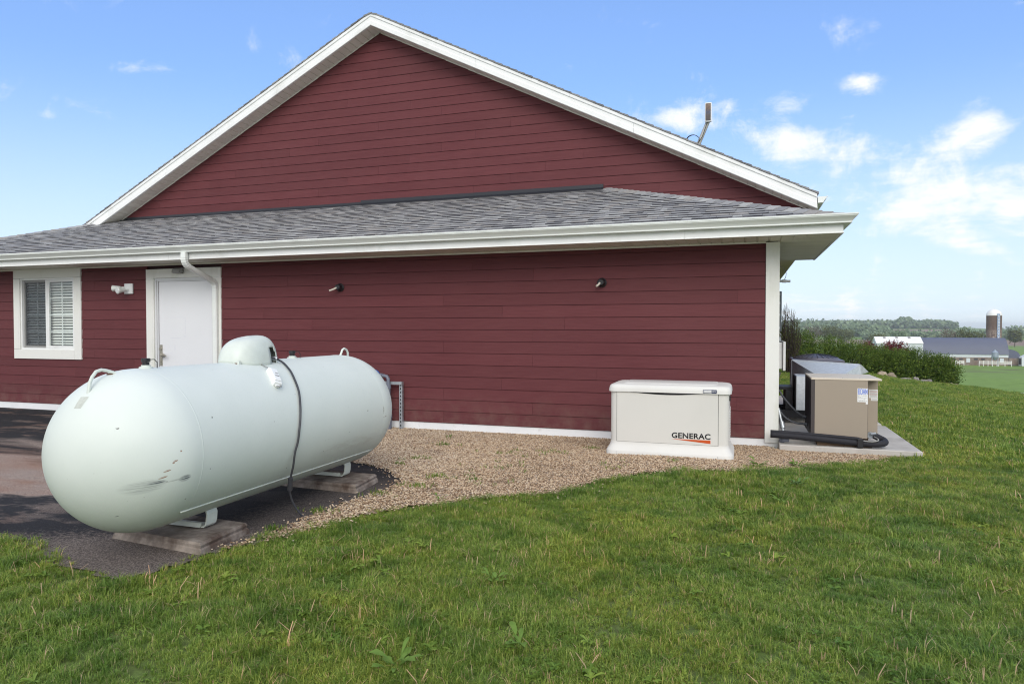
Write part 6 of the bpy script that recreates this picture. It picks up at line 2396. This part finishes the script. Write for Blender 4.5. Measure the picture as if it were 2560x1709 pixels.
# upright dark tree by the building
x, y = 1.52, 25.9
z0 = gz(x, y)
t = thing('columnar_tree', (x, y, z0), 'narrow upright tree with dark bare tips just past the building corner', 'tree')
r = np.random.default_rng(3)
b = MB()
LP, LD = [], []
for i in range(105):
    a = r.uniform(0, 6.28)
    q = r.uniform(0, 1) ** 0.6
    hh = (2.62 - 1.25 * q ** 1.5) * r.uniform(0.82, 1.02)
    R_ = 0.62 * q
    P = []
    for k in range(7):
        f = k / 6
        P.append(Vector((x + math.cos(a) * R_ * (f ** 0.6) * (1 - 0.25 * f) + r.normal(0, 0.012), y + math.sin(a) * R_ * (f ** 0.6) + r.normal(0, 0.012), z0 + hh * f)))
    b.tube(P, [0.014, 0.012, 0.010, 0.008, 0.0065, 0.005, 0.003], 4)
    for k in range(34):
        f = r.uniform(0.12, 1.0)
        if r.random() < smooth(0.52, 0.95, f * hh / 2.62) * 0.86:
            continue
        s = f * 6
        k0 = min(int(s), 5)
        p = P[k0].lerp(P[k0 + 1], s - k0)
        LP.append([p.x + r.normal(0, .022), p.y + r.normal(0, .022), p.z]); LD.append([r.normal(0, .4), r.normal(0, .4), 1])
    for k in range(6):   # side twigs
        f = r.uniform(0.45, 0.95) * 6
        k0 = min(int(f), 5)
        p = P[k0].lerp(P[k0 + 1], f - k0)
        e = p + Vector((r.normal(0, .05), r.normal(0, .05), r.uniform(.08, .16)))
        b.tube([p, e], [0.005, 0.0025], 3)
b.build('branches', M_barkd, t)
V, F = leaves_mesh(np.array(LP), np.array(LD), 0.055, 0.45, seed=4)
np_obj('foliage', V, F, M_olive, t)

# trees in the valley
tree('valley_tree', 'loose brownish spring tree standing in the valley, nearest the building', 45.6, 522, 15.8, 12.5, 5, M_blossom, 'trees in the valley left of the barn', 0.75, 1100)
tree('valley_tree', 'tall green spring tree in the middle of the three valley trees', 57.3, 526, 16.2, 11.0, 6, M_spring, 'trees in the valley left of the barn', 0.75, 1500)
tree('valley_tree', 'broad green spring tree of the valley, nearest the white barn', 67.4, 529, 13.6, 12.0, 8, M_spring, 'trees in the valley left of the barn', 0.75, 1500)
tree('barn_tree', 'grey green open tree behind the long dark barn roof', 94.7, 380.5, 13.4, 7.5, 9, M_blossom, 'trees behind the long barn', 0.6, 800)
tree('barn_tree', 'leafy tree behind the barn roof, second from the silo', 101.0, 383, 13.6, 7.0, 10, M_spring, 'trees behind the long barn', 0.6, 900)
tree('barn_tree', 'spreading tree beside the silo, behind the barn roof', 105.5, 384, 13.2, 8.0, 11, M_spring, 'trees behind the long barn', 0.6, 900)
tree('round_tree', 'dark round tree far off right of the silo', 188.6, 592, 12.6, 8.0, 12, M_spring, None, 0.9, 1500, sparse=0.9)
tree('field_tree', 'small green tree just behind the white barn roof', 67.0, 400, 11.2, 8.0, 13, M_spring, None, 0.6, 900, sparse=0.8)
tree('field_tree', 'low bushy tree in front of the far pink field, above the barn roof', 118.0, 620, 12.6, 11.0, 14, M_wood_far, None, 0.9, 1100, sparse=0.8)


# far woods: one mass
def crown_proto(seed, n):
    r = np.random.default_rng(seed)
    a = r.normal(size=(n, 3)); a /= np.linalg.norm(a, axis=1, keepdims=True)
    P = a * r.uniform(0.55, 1, (n, 1)) * np.array([0.5, 0.5, 0.42]) * (1 + 0.25 * np.sin(a[:, :1] * 5 + seed)) + np.array([0, 0, 0.56])
    V, F = leaves_mesh(P, r.normal(size=P.shape), 0.30, 0.9, seed=seed)
    return V.tolist(), F.tolist(), [0.5] * len(V)


WP = []
def wood(n, r0, r1, a0, a1, s0, s1):
    for i in range(n):
        d = rng.uniform(r0, r1)
        a = rad(rng.uniform(a0, a1))
        x, y = d * math.sin(a), d * math.cos(a)
        WP.append((x, y, gz(x, y) - 0.3, rng.uniform(0, 6.28), rng.uniform(s0, s1), rng.integers(0, 4)))


wood(420, 1000, 1500, -12, 8.3, 11, 17)
wood(260, 1560, 1640, 6.5, 14.2, 12, 17)
wood(60, 1600, 1660, -12, 7, 15, 20)
wood(60, 1550, 1660, 10.9, 11.5, 15, 21)
wood(90, 900, 1050, 14.2, 40, 8, 13)
wood(120, 1300, 1500, 15.5, 40, 12, 16)
wood(70, 850, 1000, 8.5, 14, 6, 10)
wood(40, 1000, 1100, 8.0, 10, 10, 15)
woods = scatter('far_woods', [crown_proto(s_, 150) for s_ in range(4)], WP, M_wood_far, 0.0)
tag(woods, 'hazy belt of far woodland along the low hills', 'woodland', kind='stuff')

# boulders along the border
M_rock = mat('boulder', (0.33, 0.27, 0.20), 0.9, var=0.3, vscale=6, bump=0.01, bscale=9, objvar=0.3)
M_rock2 = mat('grey_boulder', (0.22, 0.20, 0.19), 0.9, var=0.3, vscale=6, bump=0.01, bscale=9, objvar=0.25)
import bmesh
for i, (x, y, sx, sz_, m_, lab) in enumerate([(5.72, 33.0, 0.22, 0.17, M_rock, 'pale tan boulder in the border row, nearest the tan unit'), (6.05, 33.1, 0.21, 0.16, M_rock, 'pale tan boulder beside its twin, below the red barberry'),
                                (6.64, 33.3, 0.25, 0.07, M_rock2, 'flat brown boulder lying low under the green shrubs'), (7.08, 33.45, 0.12, 0.13, M_rock2, 'small round grey boulder standing alone in the border row'),
                                (7.38, 33.55, 0.14, 0.09, M_rock2, 'small low boulder left of the dark grey one'), (7.62, 33.62, 0.13, 0.12, M_rock2, 'dark grey round boulder third from the field end of the row'),
                                (7.92, 33.75, 0.13, 0.05, M_rock, 'tiny flat stone in the soil below the last shrub'), (8.55, 34.0, 0.15, 0.09, M_rock, 'pale boulder at the field corner of the border'),
                                (8.74, 34.05, 0.13, 0.08, M_rock, 'last tan boulder of the row, at the edge of the field')]):
    bm = bmesh.new()
    bmesh.ops.create_icosphere(bm, subdivisions=3, radius=1)
    for v in bm.verts:
        n_ = mnoise.noise(v.co * 1.3 + Vector((i * 7.1, 0, 0))) * 0.35 + mnoise.noise(v.co * 3.5 + Vector((i * 3.1, 5, 0))) * 0.12
        v.co *= 1 + n_
        v.co.x *= sx; v.co.y *= sx * 0.8; v.co.z *= sz_
    me = bpy.data.meshes.new('boulder'); bm.to_mesh(me); bm.free()
    me.materials.append(m_)
    me.polygons.foreach_set('use_smooth', [True] * len(me.polygons))
    o = bpy.data.objects.new('boulder', me); COL.objects.link(o); place(o, (x, y, gz(x, y) + sz_ * 0.55))
    tag(o, lab, 'boulder', 'boulders edging the shrub border')
# dark soil of the border
bp_ = [(0.8, 32.6), (3.5, 32.9), (5.6, 33.0), (7.5, 33.6), (8.9, 34.0), (9.2, 35.2), (7.5, 36.8), (0.8, 36.0)]
M_mulch = mat('border_soil', (0.035, 0.025, 0.018), 0.95, var=0.3, vscale=20)
border = patch_sheet('border_soil', bp_, 0.12, 0.02, M_mulch, 0.05)
tag(border, 'dark bare soil of the shrub border', 'soil', kind='structure')

# ------------------------------------------------------------------ farmstead in the valley
M_wbarn = mat('white_barn_paint', (0.62, 0.66, 0.70), 0.7, var=0.05, vscale=0.5)
M_wroof = mat('white_barn_roof', (0.80, 0.79, 0.77), 0.6, var=0.05, vscale=0.8)
M_broof = mat('dark_barn_roof', (0.10, 0.112, 0.165), 0.55, var=0.05, vscale=0.25)
M_bstone = mat('barn_stone', (0.26, 0.22, 0.19), 0.95, var=0.3, vscale=1.5, dirt=(0.22, 0.155, 0.13), dscale=0.4, dlo=0.4, dhi=0.6)
M_bwin = mat('barn_window', (0.05, 0.055, 0.065), 0.4)
M_grid = mat('barn_vent', (0.30, 0.29, 0.28), 0.7)
GZB = -12.2
wb = thing('white_barn', (51.8, 273, GZB), 'white gabled barn joined to the long dark roofed barn', 'barn')
b = MB(); b.prism([(269, GZB - 0.5), (277.4, GZB - 0.5), (277.4, -5.45), (273.2, -3.42), (269, -5.45)], 44.66, 59.0, 'X'); b.build('wall', M_wbarn, wb)
b = MB()
for s in (1, -1):
    y0_, y1_ = 273.2 - s * 4.5, 273.2
    b.hexa([(44.4, y0_, -5.55), (59.05, y0_, -5.55), (59.05, y1_, -3.36), (44.4, y1_, -3.36), (44.4, y0_, -5.40), (59.05, y0_, -5.40), (59.05, y1_, -3.22), (44.4, y1_, -3.22)])
b.build('roof', M_wroof, wb)
for x_ in (47.2, 51.1, 55.0):
    b = MB(); b.hexa([(x_, 271.9, -3.95), (x_ + 0.75, 271.9, -3.95), (x_ + 0.75, 273.0, -3.38), (x_, 273.0, -3.38), (x_, 271.9, -3.7), (x_ + 0.75, 271.9, -3.7), (x_ + 0.75, 273.0, -3.15), (x_, 273.0, -3.15)]); b.build('roof_vent', M_grid, wb)
for y_ in (270.3, 272.2, 275.0):
    b = MB(); b.box(44.60, 44.655, y_, y_ + 0.5, GZB + 0.5, -5.8); b.build('door_rail', M_bwin, wb)

lb_ = thing('long_barn', (71.6, 273, GZB), 'long barn with a curved dark roof and low stone base', 'barn')
arcp = []
for i in range(17):
    t = i / 16
    arcp.append((269 - 0.3 + 9.6 * t, -9.07 + 5.55 * math.sin(math.pi * t) ** 0.62))
b = MB(); b.prism(arcp, 59.02, 84.1, 'X'); b.build('roof', M_broof, lb_, smooth=True, angle=40)
b = MB(); b.box(59.1, 84.0, 268.98, 277.6, -10.05, -9.0); b.build('white_band', M_wbarn, lb_)
b = MB(); b.box(59.1, 84.0, 269.05, 277.5, GZB - 0.6, -10.05); b.build('stone_wall', M_bstone, lb_)
for x_ in (63.3, 65.6, 67.7, 69.8, 74.2, 76.2):
    b = MB(); b.box(x_, x_ + 1.05, 268.99, 269.045, -10.95, -10.45); b.build('window', M_bwin, lb_)
for x_ in (71.9, 81.6):
    b = MB(); b.box(x_, x_ + 1.1, 268.96, 269.04, -11.8, -10.35); b.build('door', M_wbarn, lb_)
an = thing('barn_annex', (85.9, 272, GZB), 'small curved dark roofed annex at the end of the long barn', 'shed')
arcp = [(84.12, GZB - 0.5), (84.12, -7.35)] + [(84.12 + 3.3 * math.sin(rad(a)), -9.6 + 2.3 * math.cos(rad(a))) for a in range(10, 91, 8)] + [(87.42, GZB - 0.5)]
b = MB(); b.prism(arcp, 269.4, 276, 'Y'); b.build('body', M_broof, an)
b = MB(); b.box(84.2, 87.3, 269.3, 269.38, GZB - 0.3, -10.2); b.build('stone_wall', M_bstone, an)
ws = thing('white_shed', (88.4, 268, GZB), 'small white shed with a pale door at the edge of the frame', 'shed')
b = MB(); b.prism([(87.0, GZB - 0.5), (90.5, GZB - 0.5), (90.5, -9.9), (88.6, -9.0), (87.0, -9.85)], 266.5, 270, 'Y'); b.build('wall', M_wbarn, ws)
b = MB(); b.box(86.95, 86.99, 267, 269, GZB, -10.3); b.build('dark_opening', M_bwin, ws)
b = MB(); b.box(88.0, 88.8, 266.44, 266.49, -11.0, -10.4); b.build('window', M_bwin, ws)

# silo
m = bpy.data.materials.new('silo_staves'); m.use_nodes = True
T = NT(m.node_tree); o_ = T.n('ShaderNodeOutputMaterial'); bs = T.n('ShaderNodeBsdfPrincipled'); T.L.new(bs.outputs[0], o_.inputs[0]); bs.inputs['Roughness'].default_value = 0.9
ps = T.n('ShaderNodeNewGeometry').outputs['Position']; spz = T.n('ShaderNodeSeparateXYZ'); T.L.new(ps, spz.inputs[0])
cc = T.mix(T.noise(ps, 3, 4), (0.11, 0.07, 0.055), (0.20, 0.14, 0.11))
pl_ = T.math('MULTIPLY', T.maprange(T.noise(ps, 1.3, 5, 0.75), 0.45, 0.6, 0, 1), T.maprange(spz.outputs[2], 0.5, -3, 0, 1))
cc = T.mix(pl_, cc, (0.42, 0.34, 0.28))
T.L.new(cc, bs.inputs['Base Color'])
si = thing('silo', (84.5, 285, GZB), 'tall brown stave silo with a white dome behind the barn', 'silo')
b = MB(); b.lathe([(2.32, GZB - 0.5), (2.32, 4.26)], (84.5, 285, 0), 'Z', 40); b.build('shaft', m, si, smooth=True, angle=40)
for i in range(30):
    z = GZB + 0.3 + i * 0.55
    b = MB(); b.lathe([(2.32, z - .02), (2.345, z), (2.32, z + .02)], (84.5, 285, 0), 'Z', 28); b.build('hoop', M_bwin, si)
b = MB(); b.lathe([(2.42, 4.22), (2.42, 4.4), (2.30, 4.95), (1.95, 5.55), (1.4, 6.05), (0.75, 6.4), (0.3, 6.5), (0.3, 6.6), (0.001, 6.6)], (84.5, 285, 0), 'Z', 40); b.build('dome', M_wroof, si, smooth=True, angle=50)
b = MB(); b.box(84.75, 85.55, 282.35, 282.9, -4.5, 4.9); ch = b.build('chute', mat('silo_chute', (0.30, 0.38, 0.52), 0.5, var=0.5, vscale=2.5), si)
for i in range(8):
    b = MB(); z = -3.6 + i * 1.05; b.box(84.95, 85.35, 282.28, 282.345, z, z + 0.3); b.build('chute_door', M_wroof, ch)
# grain bin
gb = thing('grain_bin', (78.1, 262, GZB), 'small galvanised hopper bin on legs in front of the long barn', 'grain bin')
M_bin = mat('bin_steel', (0.30, 0.35, 0.42), 0.5, metal=0.3)
b = MB(); b.lathe([(0.94, -9.6), (0.94, -8.2)], (78.1, 262, 0), 'Z', 24); b.build('drum', M_bin, gb, smooth=True, angle=40)
b = MB(); b.lathe([(1.0, -8.22), (0.25, -7.45), (0.2, -7.3), (0.001, -7.3)], (78.1, 262, 0), 'Z', 24); b.build('cap', M_bin, gb, smooth=True, angle=40)
b = MB(); b.lathe([(0.94, -9.6), (0.2, -10.7), (0.001, -10.7)], (78.1, 262, 0), 'Z', 24); b.build('hopper', M_bin, gb, smooth=True, angle=40)
for (dx_, dy_) in ((-.85, -.4), (.85, -.4), (-.85, .4), (.85, .4)):
    b = MB(); b.box(78.1 + dx_ - .05, 78.1 + dx_ + .05, 262 + dy_ - .05, 262 + dy_ + .05, GZB - .4, -9.4); b.build('leg', M_bin, gb)
# white board fences
for (xa, xb, yy, lab) in ((67.1, 69.5, 262.5, 'short white rail fence standing alone before the long barn'), (73.4, 78.4, 261.0, 'white board fence left of the small shed, under the hopper bin'), (79.0, 82.5, 261.5, 'white rail fence at the far end of the long barn')):
    f = thing('white_fence', ((xa + xb) / 2, yy, GZB), lab, 'fence', 'white fences in front of the long barn')
    n_ = max(2, int((xb - xa) / 1.2) + 1)
    for i in range(n_):
        px_ = xa + (xb - xa) * i / (n_ - 1)
        b = MB(); b.box(px_ - .07, px_ + .07, yy - .07, yy + .07, GZB - .5, -10.85); b.build('post', M_wroof, f)
    for z in (-11.75, -11.4, -11.05):
        b = MB(); b.box(xa, xb, yy - .12, yy - .08, z - .09, z + .09); b.build('rail', M_wroof, f)

# picnic table past the crest of the lawn
M_ptab = mat('white_table_board', (0.74, 0.71, 0.64), 0.6, var=0.08, vscale=3)
pt = thing('picnic_table', (13.9, 42.2, gz(13.9, 42.2)), 'white picnic table half hidden by the crest of the lawn', 'picnic table')
zt = -3.40
o0 = Vector((13.1, 42.4, 0)); dd = Vector((0.97, -0.25, 0)).normalized(); nn = Vector((dd.y, -dd.x, 0))
def plank(mb, s0, s1, c0_, c1_, z0_, z1_):
    ps_ = [o0 + dd * s + nn * c for (s, c) in ((s0, c0_), (s1, c0_), (s1, c1_), (s0, c1_))]
    mb.hexa([(p.x, p.y, z0_) for p in ps_] + [(p.x, p.y, z1_) for p in ps_])
for i in range(4):
    b = MB(); plank(b, 0, 1.9, i * 0.17, i * 0.17 + 0.16, zt - 0.05, zt); b.build('top_plank', M_ptab, pt)
for (c_) in (1.05, -0.55):
    b = MB(); plank(b, 0.15 if c_ > 0 else 0, 2.05, c_, c_ + 0.24, zt - 0.32, zt - 0.27); b.build('bench_plank', M_ptab, pt)
for s in (0.35, 1.55):
    for (c0_, c1_) in ((0.12, 0.95), (0.58, -0.25)):
        b = MB(); a_ = o0 + dd * s + nn * c0_; e_ = o0 + dd * s + nn * c1_
        b.tube([(a_.x, a_.y, zt - 0.06), (e_.x, e_.y, zt - 0.82)], 0.035, 6); b.build('leg', M_ptab, pt)
    b = MB(); a_ = o0 + dd * s + nn * -0.5; e_ = o0 + dd * s + nn * 1.25; b.tube([(a_.x, a_.y, zt - 0.34), (e_.x, e_.y, zt - 0.34)], 0.03, 6); b.build('crossbar', M_ptab, pt)

# ------------------------------------------------------------------ big broad-leaved weeds in the lawn
M_dock = leaf_mat('dock_leaves', (0.11, 0.20, 0.035), (0.16, 0.27, 0.05), (0.24, 0.34, 0.08), 0.3, nscale=40)
M_dockg = leaf_mat('bluish_leaves', (0.09, 0.18, 0.055), (0.135, 0.24, 0.075), (0.19, 0.30, 0.10), 0.3, nscale=40)


def big_leaf(mb, base, a, L, w, rise, r):
    c, s = math.cos(a), math.sin(a)
    k = len(mb.v)
    vs = []
    for (t, ww) in ((0.0, 0.05), (0.3, 0.06), (0.4, 0.55), (0.58, 0.95), (0.75, 0.9), (0.9, 0.5), (1.0, 0.04)):
        d = L * t
        z = L * (rise * t - 0.55 * rise * t * t) + 0.01
        wv = w * ww * r.uniform(0.88, 1.1)
        vs += [(base[0] + c * d - s * wv, base[1] + s * d + c * wv, base[2] + z + wv * 0.3 + r.uniform(-.003, .003)), (base[0] + c * d, base[1] + s * d, base[2] + z),
               (base[0] + c * d + s * wv, base[1] + s * d - c * wv, base[2] + z + wv * 0.3 + r.uniform(-.003, .003))]
    fs = []
    for q in range(6):
        fs += [(q * 3, q * 3 + 1, q * 3 + 4, q * 3 + 3), (q * 3 + 1, q * 3 + 2, q * 3 + 5, q * 3 + 4)]
    mb.add(vs, fs)


for i, (x, y, n_, L, w, m_, lab) in enumerate([(-1.33, 2.45, 9, 0.16, 0.045, M_dock, 'broad leaved green dock weed at the very bottom of the lawn'),
                                       (-0.90, 2.78, 7, 0.17, 0.038, M_dock, 'light green dock weed with long leaves beside a pink stem'),
                                       (-1.27, 3.46, 7, 0.13, 0.030, M_dock, 'pale green weed rosette in the middle of the near lawn'),
                                       (0.45, 6.25, 11, 0.15, 0.045, M_dockg, 'bluish leafy weed in front of the tan unit'),
                                       (0.30, 5.66, 6, 0.12, 0.030, M_dock, 'small dock weed just below the bluish leafy weed'),
                                       (0.13, 6.85, 12, 0.16, 0.035, M_dock, 'leafy weed at the gravel edge below the corner post'),
                                       (0.50, 7.02, 12, 0.15, 0.035, M_dock, 'leafy weed at the gravel edge near the concrete pad'),
                                       (-2.25, 4.86, 6, 0.12, 0.016, M_dock, 'tall dandelion leaves at the gravel edge near the tank')]):
    r = random.Random(90 + i)
    t = thing('lawn_weed', (x, y, gz(x, y)), lab, 'weed', 'broad leaved weeds in the lawn')
    for k in range(n_ + 4):
        b = MB()
        big_leaf(b, (x + r.uniform(-.02, .02), y + r.uniform(-.02, .02), gz(x, y) + 0.005), r.uniform(0, 6.28), L * 0.62 * r.uniform(0.5, 1.2), w * 0.40 * r.uniform(.5, 1.25), r.uniform(0.5, 1.7), r)
        b.build('leaf', m_, t, smooth=True, fix=False)

# ------------------------------------------------------------------ haze over the valley
hz = MB(); hz.box(-3950, 4050, -60, 4050, -26, 17)
# the box also closes behind the camera
m = bpy.data.materials.new('haze_air'); m.use_nodes = True
T = NT(m.node_tree); o_ = T.n('ShaderNodeOutputMaterial')
pv = T.n('ShaderNodeVolumePrincipled')
pv.inputs['Color'].default_value = (0.97, 0.99, 1.0, 1)
pv.inputs['Density'].default_value = 0.00022
pv.inputs['Anisotropy'].default_value = 0.2
T.L.new(pv.outputs[0], o_.inputs['Volume'])
haze = hz.build('haze', m, None)
tag(haze, 'thin pale haze lying over the whole valley', 'haze', kind='stuff')
